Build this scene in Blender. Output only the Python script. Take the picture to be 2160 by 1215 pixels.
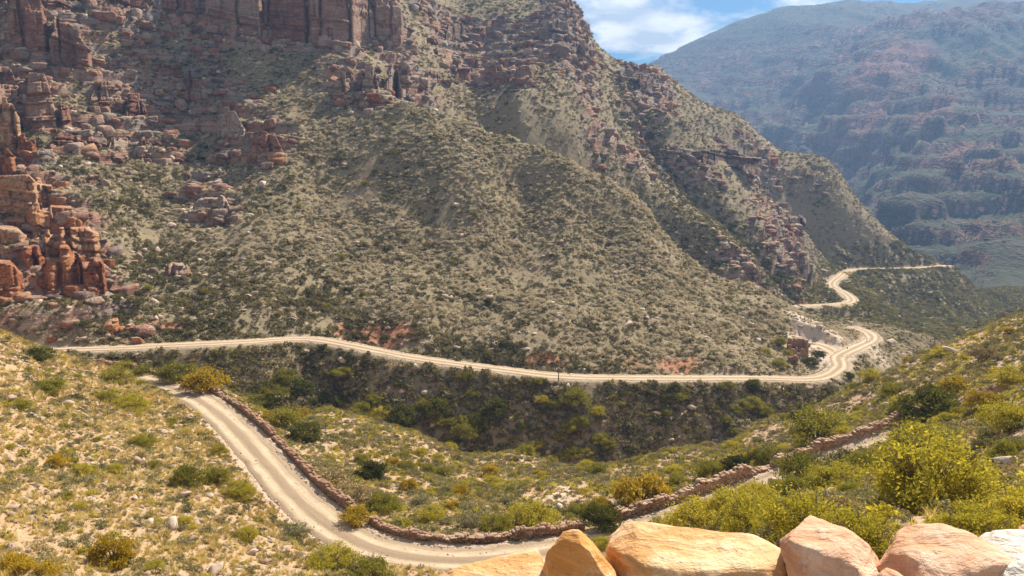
import bpy, bmesh, math, random
import numpy as np
from mathutils import Vector, Matrix, Euler

scene = bpy.context.scene
for _o in list(bpy.data.objects):
    bpy.data.objects.remove(_o)
COL = scene.collection
rng = np.random.default_rng(7)
random.seed(7)

# ------------------------------------------------------------------ camera
F = 1680.0                      # focal length in photograph pixels
PITCH = math.radians(10.4)
cam_d = bpy.data.cameras.new('camera')
cam_d.sensor_fit = 'HORIZONTAL'; cam_d.sensor_width = 36.0
cam_d.lens = F / 2160.0 * 36.0
cam_d.clip_start = 0.1; cam_d.clip_end = 20000
cam = bpy.data.objects.new('camera', cam_d); COL.objects.link(cam)
cam.location = (0, 0, 0); cam.rotation_euler = (math.pi / 2 - PITCH, 0, 0)
scene.camera = cam

# ------------------------------------------------------------------ sky, sun, exposure
SUN_AZ = math.radians(36)       # to the right of the view direction
SUN_EL = math.radians(46)
world = bpy.data.worlds.new('World'); scene.world = world; world.use_nodes = True
wn, wl = world.node_tree.nodes, world.node_tree.links
wn.clear()
w_out = wn.new('ShaderNodeOutputWorld'); w_bg = wn.new('ShaderNodeBackground')
sky = wn.new('ShaderNodeTexSky'); sky.sky_type = 'NISHITA'; sky.sun_disc = False
sky.sun_elevation = SUN_EL; sky.sun_rotation = SUN_AZ
sky.altitude = 900; sky.air_density = 1.0; sky.dust_density = 0.6; sky.ozone_density = 2.0
w_bg.inputs['Strength'].default_value = 0.08
# broken cloud: noise on a flat layer far above, seen along the view direction
tc = wn.new('ShaderNodeTexCoord'); sep = wn.new('ShaderNodeSeparateXYZ')
wl.new(tc.outputs['Generated'], sep.inputs[0])
def wmath(op, a, b=None, c=None):
    m = wn.new('ShaderNodeMath'); m.operation = op
    for i, v in enumerate((a, b, c)):
        if v is None: continue
        if isinstance(v, (int, float)): m.inputs[i].default_value = v
        else: wl.new(v, m.inputs[i])
    return m.outputs[0]
zc = wmath('ADD', wmath('MAXIMUM', sep.outputs['Z'], 0.0), 0.22)
cmb = wn.new('ShaderNodeCombineXYZ')
wl.new(wmath('DIVIDE', sep.outputs['X'], zc), cmb.inputs[0])
wl.new(wmath('DIVIDE', sep.outputs['Y'], zc), cmb.inputs[1])
cmb.inputs[2].default_value = 20.1
cn = wn.new('ShaderNodeTexNoise'); cn.inputs['Scale'].default_value = 2.4
cn.inputs['Detail'].default_value = 9; cn.inputs['Roughness'].default_value = 0.6
cn.inputs['Distortion'].default_value = 0.25
wl.new(cmb.outputs[0], cn.inputs['Vector'])
cr = wn.new('ShaderNodeValToRGB')
cr.color_ramp.elements[0].position = 0.45; cr.color_ramp.elements[0].color = (0, 0, 0, 1)
cr.color_ramp.elements[1].position = 0.58; cr.color_ramp.elements[1].color = (1, 1, 1, 1)
wl.new(cn.outputs['Fac'], cr.inputs[0])
cmix = wn.new('ShaderNodeMixRGB'); 
cg = wn.new('ShaderNodeTexNoise'); cg.inputs['Scale'].default_value = 6; cg.inputs['Detail'].default_value = 6; wl.new(cmb.outputs[0], cg.inputs['Vector'])
cgr = wn.new('ShaderNodeValToRGB'); cgr.color_ramp.elements[0].position = .36; cgr.color_ramp.elements[0].color = (3.9, 4.2, 4.6, 1)
cgr.color_ramp.elements[1].position = .6; cgr.color_ramp.elements[1].color = (7.3, 7.1, 6.7, 1); wl.new(cg.outputs['Fac'], cgr.inputs[0]); wl.new(cgr.outputs[0], cmix.inputs[2])
wl.new(cr.outputs[0], cmix.inputs[0])
tint = wn.new('ShaderNodeMixRGB'); tint.blend_type = 'MULTIPLY'; tint.inputs[0].default_value = 1
tint.inputs[2].default_value = (0.17, 0.34, 0.45, 1)
wl.new(sky.outputs[0], tint.inputs[1])
wl.new(tint.outputs[0], cmix.inputs[1])
wl.new(cmix.outputs[0], w_bg.inputs['Color']); wl.new(w_bg.outputs[0], w_out.inputs[0])

sun_d = bpy.data.lights.new('sun', 'SUN'); sun_d.energy = 5.0; sun_d.angle = math.radians(0.55)
sun_d.color = (1.0, 0.92, 0.79)
sun = bpy.data.objects.new('sun', sun_d); COL.objects.link(sun)
sdir = Vector((math.sin(SUN_AZ) * math.cos(SUN_EL), math.cos(SUN_AZ) * math.cos(SUN_EL), math.sin(SUN_EL)))
sun.rotation_euler = sdir.to_track_quat('Z', 'Y').to_euler()
sun.location = (60, 80, 200)

scene.render.engine = 'CYCLES'
scene.cycles.use_denoising = True
scene.cycles.max_bounces = 5; scene.cycles.diffuse_bounces = 3
scene.cycles.transmission_bounces = 3; scene.cycles.transparent_max_bounces = 8
scene.cycles.volume_bounces = 0
vs = scene.view_settings
vs.view_transform = 'Standard'; vs.look = 'None'; vs.exposure = 1.0; vs.gamma = 1.0
vs.use_curve_mapping = False

# ------------------------------------------------------------------ helpers
def link(o, parent=None):
    COL.objects.link(o)
    if parent is not None: o.parent = parent
    return o
def tag(o, label=None, cat=None, group=None, kind=None):
    if label: o['label'] = label
    if cat: o['category'] = cat
    if group: o['group'] = group
    if kind: o['kind'] = kind
    return o
def mesh_np(name, V, Fq, mat=None, smooth=True):
    """mesh from numpy vertices and an (n,3) or (n,4) face array"""
    V = np.asarray(V, dtype=np.float32); Fq = np.asarray(Fq, dtype=np.int32)
    me = bpy.data.meshes.new(name)
    k = Fq.shape[1]; n = len(Fq)
    me.vertices.add(len(V)); me.vertices.foreach_set('co', V.ravel())
    me.loops.add(n * k); me.loops.foreach_set('vertex_index', Fq.ravel())
    me.polygons.add(n); me.polygons.foreach_set('loop_start', np.arange(0, n * k, k, dtype=np.int32))
    if smooth: me.polygons.foreach_set('use_smooth', np.ones(n, dtype=bool))
    me.update(calc_edges=True); me.validate()
    if mat is not None: me.materials.append(mat)
    return me
def empty(name, loc, rz=0.0):
    o = bpy.data.objects.new(name, None); o.empty_display_size = 0.3
    o.location = loc; o.rotation_euler = (0, 0, rz)
    return link(o)

# gradient noise in numpy
def _hash(ix, iy, seed):
    h = (ix.astype(np.int64) * 374761393 + iy.astype(np.int64) * 668265263 + seed * 1274126177) & 0x7fffffff
    h = ((h ^ (h >> 13)) * 1274126177) & 0x7fffffff
    return (h ^ (h >> 16)) & 0xffff
def perlin(x, y, seed=0):
    x0 = np.floor(x); y0 = np.floor(y); fx = x - x0; fy = y - y0
    sx = fx * fx * fx * (fx * (fx * 6 - 15) + 10); sy = fy * fy * fy * (fy * (fy * 6 - 15) + 10)
    def g(ix, iy, dx, dy):
        a = _hash(ix, iy, seed) * (2 * math.pi / 65536.0)
        return np.cos(a) * dx + np.sin(a) * dy
    n00 = g(x0, y0, fx, fy); n10 = g(x0 + 1, y0, fx - 1, fy)
    n01 = g(x0, y0 + 1, fx, fy - 1); n11 = g(x0 + 1, y0 + 1, fx - 1, fy - 1)
    a = n00 + sx * (n10 - n00); b = n01 + sx * (n11 - n01)
    return (a + sy * (b - a)) * 1.5
def fbm(x, y, octv=4, seed=0, gain=0.5, ridged=False):
    s = 0; amp = 1; tot = 0
    for i in range(octv):
        n = perlin(x, y, seed + i * 17)
        if ridged: n = 1 - 2 * np.abs(n)
        s = s + amp * n; tot += amp; amp *= gain
        x = x * 2.03 + 11.3; y = y * 2.03 - 7.1
    return s / tot
def sstep(a, b, x):
    t = np.clip((x - a) / (b - a), 0, 1); return t * t * (3 - 2 * t)

# ------------------------------------------------------------------ pixel -> direction -> point
CP, SP = math.cos(PITCH), math.sin(PITCH)
def ray(px, py):
    cx = (px - 1080.0) / F; cy = (607.5 - py) / F
    return cx, CP + cy * SP, -SP + cy * CP          # x, y forward, z up
def P3(px, py, d):
    x, y, z = ray(px, py); s = d / y
    return (x * s, d, z * s)
def project(x, y, z):
    dep = y * CP - z * SP; up = y * SP + z * CP
    dep = np.maximum(dep, 0.01)
    return 1080 + F * x / dep, 607.5 - F * up / dep
APEX = 20.0
# control points of the terrain: (px, py, forward distance) seen in the photograph
CTRL_P = [
 # left hillside on our side
 (0,700,112),(60,725,118),(110,740,130),(220,768,134),(0,800,90),(0,900,75),(0,1060,60),(0,1215,48),
 (200,800,118),(300,840,112),(380,905,100),(200,900,88),(200,1000,73),(200,1100,62),(200,1215,52.5),
 (450,1000,82),(560,1085,75),(450,1100,68),(450,1215,57),(640,1150,69),(700,1210,61),
 # spur outside the parapet
 (1000,1110,77),(1250,1105,79),(1180,1050,88),(1250,990,112),(1350,970,115),(1450,950,124),(1600,900,140),
 (800,1020,97),(700,950,112),(600,900,125),(500,835,140),(400,800,141),(900,930,142),(950,1000,112),
 (1100,1000,112),(1100,960,138),(700,870,145),(800,900,145),(1250,985,122),
 # right hillside
 (2160,670,150),(2050,715,150),(1950,757,150),(1850,810,148),(1750,855,146),(1800,870,122),(2000,800,112),
 (1700,920,110),(1550,960,112),(1900,868,96),(1700,1140,26),(1950,1060,35),(2160,1080,28),(2160,950,48),
 (2160,850,70),(2160,750,105),(1750,1010,62),(1500,1120,55),
 # opposite slope below the road
 (1100,945,166),(1300,960,161),(1300,880,169),(1500,930,168),(1500,860,174),(1650,870,178),(1800,800,203),
 (1850,740,238),(1850,790,225),(1900,760,245),(1950,735,280),(900,880,171),(700,830,172),(500,790,170),
 # opposite slope above the road
 (1100,700,200),(1100,600,228),(1100,500,252),(1100,400,275),(1000,270,295),(700,600,215),(700,400,262),
 (700,230,295),(800,215,300),(400,600,205),(400,400,258),(400,200,315),(200,650,183),(200,450,222),(200,300,262),
 (200,100,310),(0,600,182),(0,480,205),(0,350,235),(0,100,290),(0,0,305),(1300,600,235),(1300,700,205),(1500,700,215),
 (1600,700,226),(1700,725,224),(1700,675,244),(1760,690,255),(900,500,245),(900,700,193),(550,650,195),
 (1200,420,268),(1200,500,250),(1270,480,262),(1300,510,256),(1080,292,293),(900,240,298),(1140,315,291),(1200,340,290),(1270,375,286),(1370,460,279),(1330,420,282),(1400,510,275),(1440,555,270),(1600,610,266),(600,300,275),
 # second and third spur
 (1100,235,345),(1200,300,345),(1200,200,385),(1100,150,400),(1300,400,345),(1300,300,385),(1400,400,372),
 (1500,500,350),(1600,580,335),(1720,638,331),(1400,250,425),(1600,500,365),(1700,580,375),
 (1480,300,430),(1600,420,435),(1700,500,450),(1780,568,470),(1850,630,420),(1960,690,372),
 (1700,400,500),(1600,300,520),(1560,248,530),(1750,350,520),(1850,480,510),(1980,553,512),(1400,155,540),
 (1290,125,515),(1235,70,505),(1205,18,500),(1000,0,480),(1000,150,410),(800,100,360),(800,0,385),(600,100,335),(600,0,350),
 (400,0,350),(200,0,330),(900,200,345),(1000,80,445),
 # valley
 (2100,610,560),(2050,640,480),(2000,690,392),(1950,600,470),(1900,640,440),(2160,650,360),(2100,682,350),(2020,712,340),
 # far mountain
 (1360,150,2300),(1440,103,2400),(1540,62,2350),(1640,28,2300),(1780,12,2250),(1880,14,2250),(2010,0,2500),(2160,12,2500),
 (2160,52,1700),(1950,68,1750),(1830,85,1850),(1800,200,1500),(1900,300,1250),(1900,400,1050),(1900,500,860),
 (2100,200,1350),(2100,300,1180),(2100,400,1000),(2100,500,800),(2100,560,690),(1700,200,1700),(1700,300,1500),
 (1800,400,1200),(1880,520,900),(2000,550,780),(2160,590,640),(1500,180,2000),(1600,250,1750),
]
# hidden ground: (pixel column, forward distance, height)
CTRL_W = []
for c in (-300, 200, 700, 1080, 1500, 2000, 2460):
    CTRL_W += [(c, -17, -1.66), (c, -8, -1.66), (c, 0, -1.66), (c, 2.6, -1.8)]
for c in (-300, 0, 450, 900, 1200):
    CTRL_W += [(c, 8, -7.5), (c, 22, -17.5)]
for c in (1500, 1800, 2160, 2460):
    CTRL_W += [(c, 7, -6.0), (c, 15, -10.5)]
CTRL_W += [(-300,48,-24),(-300,75,-22),(-300,112,-17),(-300,150,-30),(-300,200,-20),(-300,300,45),(-300,400,110),
 (0,40,-26),(700,45,-31),(1080,50,-34),(1300,58,-35.5),
 (-100,150,-42),(20,150,-42),
 (230,152,-49),(500,157,-57),(700,160,-63),(900,159,-66),(1100,157,-70),(1300,151,-71),(1500,157,-72),(1700,167,-72),
 (1850,186,-74),(1950,213,-79),(2100,255,-88),(2250,300,-92),
 (2460,48,-14),(2460,105,-18),(2460,160,-38),(2160,178,-52),(2300,180,-50),(2050,180,-58),(2460,200,-58),(2460,260,-75),(2460,360,-60),(2460,560,-80),
 (920,322,2),(1000,318,-8),(1060,316,-13),(1130,315,-20),(1200,314,-27),(1270,312,-35),(1330,310,-43),(1390,306,-52),(1440,302,-58),(1600,305,-64),(1700,300,-68),
 (1600,475,-42),(1700,480,-58),(1450,470,0),
 (1210,570,68),(1300,590,42),(1400,610,20),(1560,610,-30),(1750,610,-75),(1980,590,-118),(2160,430,-100),
 (600,420,95),(0,380,100),(200,400,100),(1000,570,92),(1000,900,60),(1200,900,-60),(1500,900,-120),(600,900,120),(0,900,160),
 (1400,1500,-40),(1000,2500,60),(0,2500,200),(1500,1400,-40),
 (2160,1950,225),(1950,1980,235),(1400,2900,120),(1800,2900,200),(2160,2900,330),(2460,2500,440),(2460,1500,180),(2460,800,-40),(-300,900,180)]
pts = [P3(*c) for c in CTRL_P]
for c, d, z in CTRL_W:
    s = (c - 1080.0) / F / CP
    pts.append((s * max(d, 0.0) if d > 30 else s * (d + APEX), d, z))
pts = np.array(pts)
def warp(x, y):
    return np.stack([2.2 * x / (y + APEX), np.log(y + APEX)], -1)
cw = warp(pts[:, 0], pts[:, 1]); cq = pts[:, 2] / (pts[:, 1] + APEX)
def tps_k(r2): return np.where(r2 > 1e-12, 0.5 * r2 * np.log(np.maximum(r2, 1e-12)), 0.0)
n = len(cw); K = tps_k(((cw[:, None] - cw[None]) ** 2).sum(-1)) + np.eye(n) * 2e-5
Pm = np.hstack([np.ones((n, 1)), cw]); A = np.zeros((n + 3, n + 3)); A[:n, :n] = K; A[:n, n:] = Pm; A[n:, :n] = Pm.T
sol = np.linalg.solve(A, np.concatenate([cq, np.zeros(3)]))
def base_h(x, y):
    x = np.asarray(x, float); y = np.asarray(y, float); sh = x.shape
    w = warp(x.ravel(), y.ravel()); out = np.empty(len(w))
    for i in range(0, len(w), 40000):
        b = w[i:i + 40000]
        r2 = ((b[:, None, 0] - cw[None, :, 0]) ** 2 + (b[:, None, 1] - cw[None, :, 1]) ** 2)
        out[i:i + 40000] = tps_k(r2) @ sol[:n] + sol[n] + b @ sol[n + 1:]
    return (out * (y.ravel() + APEX)).reshape(sh)

# ------------------------------------------------------------------ terrain grid
U = np.concatenate([np.linspace(-0.98, -0.66, 60, endpoint=False), np.linspace(-0.66, 0.70, 680), np.linspace(0.70, 1.02, 60)[1:]])
Y = np.concatenate([np.linspace(-18, 2, 24, endpoint=False), np.linspace(2, 60, 130, endpoint=False),
                    np.linspace(60, 150, 190, endpoint=False), np.linspace(150, 320, 300, endpoint=False),
                    np.linspace(320, 580, 190, endpoint=False), np.geomspace(580, 2900, 230)])
NU, NY = len(U), len(Y)
# base terrain on a coarser grid, then cubic-ish upsample by bilinear of a dense base
cu = np.linspace(U[0], U[-1], 240); cyl = np.linspace(np.log(Y[0] + APEX), np.log(Y[-1] + APEX), 420)
CU, CY = np.meshgrid(cu, np.exp(cyl) - APEX)
QB = base_h(CU * (CY + APEX), CY) / (CY + APEX)
def base_fast(x, y):
    u = x / (y + APEX); l = np.log(y + APEX)
    fu = np.clip((u - cu[0]) / (cu[1] - cu[0]), 0, len(cu) - 1.001); fl = np.clip((l - cyl[0]) / (cyl[1] - cyl[0]), 0, len(cyl) - 1.001)
    iu = fu.astype(int); il = fl.astype(int); a = fu - iu; b = fl - il
    q = (QB[il, iu] * (1 - a) + QB[il, iu + 1] * a) * (1 - b) + (QB[il + 1, iu] * (1 - a) + QB[il + 1, iu + 1] * a) * b
    return q * (y + APEX)
GU, GY = np.meshgrid(U, Y)
GX = GU * (GY + APEX)
GZ = base_fast(GX, GY)
def grid_sample(G, x, y):
    u = x / (y + APEX)
    fu = np.clip(np.interp(u, U, np.arange(NU)), 0, NU - 1.001); fy = np.clip(np.interp(y, Y, np.arange(NY)), 0, NY - 1.001)
    iu = fu.astype(int); iy = fy.astype(int); a = fu - iu; b = fy - iy
    return (G[iy, iu] * (1 - a) + G[iy, iu + 1] * a) * (1 - b) + (G[iy + 1, iu] * (1 - a) + G[iy + 1, iu + 1] * a) * b
_ds = np.concatenate([np.arange(4, 600, 0.4), np.geomspace(600, 4000, 900)])
def hit(px, py, G=None, dmin=0):
    """first terrain point seen through a photograph pixel"""
    G = GZ if G is None else G
    x, y, z = ray(px, py); ds = _ds[_ds > dmin]
    X = x / y * ds; Z = z / y * ds
    h = grid_sample(G, X, ds); k = np.nonzero(Z <= h)[0]
    k = k[0] if len(k) else len(ds) - 1
    if k > 0:
        e0 = Z[k - 1] - h[k - 1]; e1 = h[k] - Z[k]; t = e0 / max(e0 + e1, 1e-6)
        d = ds[k - 1] + t * (ds[k] - ds[k - 1])
    else: d = ds[0]
    return np.array([x / y * d, d, z / y * d])

# ------------------------------------------------------------------ roads (centre lines read off the photograph)
def smooth_line(p, step=1.0):
    p = np.array(p, float)
    out = []
    for i in range(len(p) - 1):
        p0 = p[max(i - 1, 0)]; p1 = p[i]; p2 = p[i + 1]; p3 = p[min(i + 2, len(p) - 1)]
        m = max(int(np.linalg.norm(p2 - p1) / step), 2)
        for t in np.linspace(0, 1, m, endpoint=False):
            out.append(0.5 * ((2 * p1) + (-p0 + p2) * t + (2 * p0 - 5 * p1 + 4 * p2 - p3) * t * t + (-p0 + 3 * p1 - 3 * p2 + p3) * t ** 3))
    out.append(p[-1])
    return np.array(out)
ROAD_A = smooth_line([P3(*c) for c in [(2130,858,90),(1990,898,88),(1880,935,86),(1700,998,82.5),(1550,1056,78.5),(1400,1108,74.5),(1250,1150,71),(1100,1172,69.2),
    (950,1181,68.5),(800,1161,70.5),(700,1110,76),(620,1045,83.4),(572,990,91),(520,930,100.5),(480,890,109),(430,850,119),(380,824,126),(340,811,130),(220,782,141),(110,772,151)]])
ROAD_B = smooth_line([P3(*c) for c in [(-60,752,163),(40,744,166),(110,738,168),(250,733,170),(400,726,173),(520,720,178),(620,714,185),(680,717,185.5),(750,730,182),(880,755,180),(1050,778,178),(1200,794,176),
    (1400,797,180),(1600,797,185),(1700,799,188),(1745,792,193),(1772,772,203),(1770,752,214),(1800,735,225),(1838,716,243),(1832,702,255),(1805,691,267)]])
ROAD_C = smooth_line([P3(*c) for c in [(1690,645,330),(1770,641,339),(1796,634,350),(1785,620,372),(1760,606,395),(1756,596,412),(1775,580,442),(1788,571,468),(1820,567,480),(1900,566,492),(1975,562,508),(2000,560,522)]], 1.5)
LOT = smooth_line([P3(*c) for c in [(1775,752,214),(1745,733,226),(1715,724,232)]])
ROADS = [(LOT, 3.2, 1.1, False), (ROAD_A, 2.5, 1.25, False), (ROAD_B, 2.4, 1.2, True), (ROAD_C, 2.6, 1.0, True)]
def road_dist(x, y, line):
    """distance to the line, its height and the side, by coarse nearest point"""
    D = np.full(x.shape, 1e9); Zr = np.zeros(x.shape); S = np.zeros(x.shape)
    T = np.gradient(line[:, :2], axis=0); T /= np.linalg.norm(T, axis=1, keepdims=True) + 1e-9
    for i in range(len(line)):
        dx = x - line[i, 0]; dy = y - line[i, 1]
        d = dx * dx + dy * dy; m = d < D
        D[m] = d[m]; Zr[m] = line[i, 2]; S[m] = (T[i, 0] * dy - T[i, 1] * dx)[m]
    return np.sqrt(D), Zr, S
# rock bands: (px, py, radius x, radius y, strength) turned into world-space blobs
ROCK_PX = [(110,520,120,130,1),(60,400,90,80,1),(30,160,90,110,1),(120,70,100,80,1),(40,620,60,50,.8),
 (250,200,90,60,.9),(340,260,70,60,.9),(430,240,90,60,.9),(530,300,80,40,.9),(440,430,60,50,.8),(300,310,80,30,.9),(180,290,80,40,.9),
 (320,120,90,40,.6),(560,40,150,55,1),(660,60,100,40,1),(470,30,70,60,1),(350,20,80,30,.9),(220,20,90,40,.8),
 (780,180,90,28,1),(870,165,40,28,1),(1000,160,80,28,.9),(1105,155,30,25,.9),(820,60,40,60,1),(930,60,90,35,.8),(1050,90,120,35,.9),
 (1200,60,50,50,1),(1170,125,80,30,.9),(1360,170,50,25,.9),(1430,320,70,18,.9),(1540,320,90,18,.9),(1320,330,40,30,.7),
 (1640,470,60,25,.7),(1560,560,70,40,.6),(1620,340,60,20,.6),(1260,290,40,40,.5)]
RED_PX = [(810,710,80,28,1),(740,700,40,22,.9),(350,690,90,22,.6),(1150,765,60,14,.7),(1330,768,60,20,.6),(1430,765,70,24,.8),(1700,618,60,14,.9),
 (1810,690,30,40,.6),(560,800,60,40,.4),(1110,830,60,50,.5),(1650,830,70,30,.5),(820,790,100,30,.35),(1320,880,40,40,.4),(300,830,60,20,.8),(1280,760,300,14,.4),(100,520,120,130,.7),(1880,165,110,45,.9),(1960,300,70,40,.7),(1830,300,60,50,.6),(2010,400,60,40,.6)]
PALE_PX = [(1700,690,45,40,1),(1740,705,40,30,1),(1690,665,30,20,.9),(1780,755,25,25,.5),(1840,770,60,30,.6),(2130,760,70,30,.4),(100,1050,400,120,.25),(1180,1040,60,50,.5)]
base0 = GZ.copy()
sub = (slice(None), slice(None))
def blobs(lst):
    M = np.zeros_like(GZ)
    for px, py, rx, ry, s in lst:
        c = hit(px, py, base0); d = c[1]
        hx = hit(px, max(py - ry, -200), base0, d * 0.9); lx = hit(px, py + ry, base0, d * 0.55)
        wx = rx / F * d; wy = np.clip(max(abs(hx[1] - d), abs(lx[1] - d)), 0.02 * d, 0.13 * d)
        q = ((GX - c[0] - (GY - c[1]) * c[0] / c[1]) / wx) ** 2 + ((GY - c[1]) / wy) ** 2
        M = np.maximum(M, s * np.exp(-0.8 * q))
    return M
ROCK = blobs(ROCK_PX); RED = blobs(RED_PX); PALE = blobs(PALE_PX)
far = sstep(560, 760, GY)
farn = fbm(GX / 300, GY / 420, 5, 5, ridged=True)
ROCK = np.maximum(ROCK, far * sstep(-0.02, 0.55, farn + 0.30 * fbm(GX / 90, GY / 90, 3, 9)) * (1 - sstep(150, 330, GZ)))
nr = fbm(GX / 14, GY / 14, 4, 31)
ROCK = np.clip(ROCK * 1.35 + 0.45 * nr * (ROCK > 0.03), 0, 1)

# relief: soft undulation everywhere, ribs and ledges in the rock
opp = sstep(150, 190, GY); near = 1 - opp
und = (0.55 * near + 1.5 * opp * (1 - far)) * sstep(3, 14, GY)
GZ = GZ + und * fbm(GX / 17, GY / 17, 4, 3) + 0.22 * sstep(6, 20, GY) * (1 - far) * fbm(GX / 2.6, GY / 2.6, 3, 8)
rib = fbm(GX / 34, GY / 60, 4, 12, ridged=True)
GZ = GZ + opp * (1 - far) * sstep(170, 230, GY) * rib * (0.6 + 2.2 * ROCK)
GZ = GZ + far * (26 * fbm(GX / 130, GY / 460, 4, 25, ridged=True) + np.clip(farn, -1, 1) * 38 + 17 * fbm(GX / 85, GY / 85, 5, 21, ridged=True)) * (1 - 0.75 * sstep(1500, 2200, GY)) * sstep(600, 900, GY)
def terrace(z, h, w, ph):
    t = z / h + ph; k = np.floor(t); f = t - k
    return (k + sstep(0.5 - w, 0.5 + w, f) - ph) * h
ph1 = 0.35 * fbm(GX / 23, GY / 23, 3, 40) + 0.02 * GX / 5.5
t1 = terrace(GZ, 5.5, 0.13, ph1); t2 = terrace(t1, 1.7, 0.2, 0.8 * fbm(GX / 6, GY / 6, 2, 44))
GZ = GZ + (1 - far) * opp * sstep(0.15, 0.7, ROCK) * (0.55 * (t1 - GZ) + 0.35 * (t2 - GZ))
ph2 = 1.2 * fbm(GX / 190, GY / 190, 4, 50) + GX / 420
t3 = terrace(GZ, 26, 0.16, ph2); t4 = terrace(t3, 8, 0.2, ph2 * 2)
GZ = GZ + far * ROCK * (0.28 * (t3 - GZ) + 0.22 * (t4 - GZ))
# crisp crests and gullies of the spurs
CREASES = []
def crease(line_px, amp, width):
    global GZ
    L = smooth_line([P3(a, b, dz) for a, b, dz, dm in line_px], 3.0); CREASES.append(L)
    m = (GX > L[:, 0].min() - 60) & (GX < L[:, 0].max() + 60) & (GY > L[:, 1].min() - 60) & (GY < L[:, 1].max() + 60)
    D, Zr, S = road_dist(GX[m], GY[m], L)
    e = np.minimum(np.arange(len(L)), np.arange(len(L))[::-1])
    GZ[m] = GZ[m] + amp * np.exp(-D / width) * (1 + .3 * fbm(GX[m] / 12, GY[m] / 12, 2, 19))
crease([(850,232,296,0),(1000,272,294,0),(1140,316,291,0),(1200,342,289,0),(1330,422,281,0),(1400,512,274,0),(1450,560,269,0),(1560,600,267,0)], 5.0, 8)
crease([(930,235,322,0),(1060,275,318,0),(1200,345,313,0),(1330,440,308,0),(1420,560,302,0),(1560,630,298,0)], -19.0, 15)
crease([(1380,235,425,0),(1480,300,430,0),(1600,420,435,0),(1700,500,450,0),(1770,560,462,0)], 9.0, 13)
crease([(1540,330,470,0),(1640,420,475,0),(1740,520,480,0)], -14.0, 18)
crease([(1230,110,500,0),(1190,180,410,0),(1240,260,372,0),(1330,330,366,0),(1420,440,356,0),(1520,530,345,0)], 8.0, 13)
crease([(1300,180,480,0),(1370,280,410,0),(1450,390,388,0),(1560,500,372,0),(1650,590,352,0)], -14.0, 18)
# small crags in the outcrops
GZ = GZ + (1 - far) * opp * ROCK * 0.8 * fbm(GX / 3.5, GY / 3.5, 3, 60, ridged=True)

# carve the roads: flat bed, cut bank above, fill below
ROADM = np.zeros_like(GZ)
for line, hw, bank, openside in ROADS:
    x0, x1 = line[:, 0].min() - 25, line[:, 0].max() + 25; y0, y1 = line[:, 1].min() - 25, line[:, 1].max() + 25
    m = (GX > x0) & (GX < x1) & (GY > y0) & (GY < y1)
    D, Zr, S = road_dist(GX[m], GY[m], line)
    z = GZ[m]; e = np.maximum(D - hw - 0.5, 0)
    wob = 1 + 0.35 * fbm(GX[m] / 7, GY[m] / 7, 2, 77)
    bed = Zr - 0.32 * (1 - sstep(hw - .7, hw + .15, D)) - 0.03
    lo = bed - 0.95 * e; hi = bed + bank * e * wob
    if openside:   # nothing stands between the road and the valley on its outer side
        nd = np.array([((GX[m] - line[:, 0][:, None]) ** 2 + (GY[m] - line[:, 1][:, None]) ** 2).argmin(0)]) if m.sum() * len(line) < 4e7 else None
        if nd is None:
            q = np.empty(m.sum(), int); gx, gy = GX[m], GY[m]
            for i in range(0, len(q), 20000):
                q[i:i + 20000] = ((gx[i:i + 20000] - line[:, 0][:, None]) ** 2 + (gy[i:i + 20000] - line[:, 1][:, None]) ** 2).argmin(0)
        else: q = nd[0]
        outer = np.hypot(GX[m], GY[m]) < np.hypot(line[q, 0], line[q, 1])
        hi = np.where(outer, bed - .12 * e, hi)
    zc = np.clip(z, lo, hi)
    wgt = 1 - sstep(7, 24, e)
    GZ[m] = z + (zc - z) * wgt
    RM = ROADM[m]; ROADM[m] = np.maximum(RM, 1 - sstep(hw - 0.2, hw + 1.6, D + 0.8 * fbm(GX[m] / 2, GY[m] / 2, 2, 5)))

# viewpoint verge: flat behind the low wall
# slope, for the materials
def build_ground(name, r0, r1, mat):
    X = GX[r0:r1]; Yy = GY[r0:r1]; Z = GZ[r0:r1]
    V = np.stack([X, Yy, Z], -1).reshape(-1, 3)
    h, w = X.shape; i = np.arange(h * w).reshape(h, w)
    Fq = np.stack([i[:-1, :-1], i[:-1, 1:], i[1:, 1:], i[1:, :-1]], -1).reshape(-1, 4)
    me = mesh_np(name, V, Fq, mat)
    for nm, G in (('rock', ROCK), ('red', RED), ('pale', PALE), ('track', ROADM)):
        at = me.attributes.new(nm, 'FLOAT', 'POINT'); at.data.foreach_set('value', G[r0:r1].astype(np.float32).ravel())
    o = bpy.data.objects.new(name, me); link(o); o['kind'] = 'structure'
    return o

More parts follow.
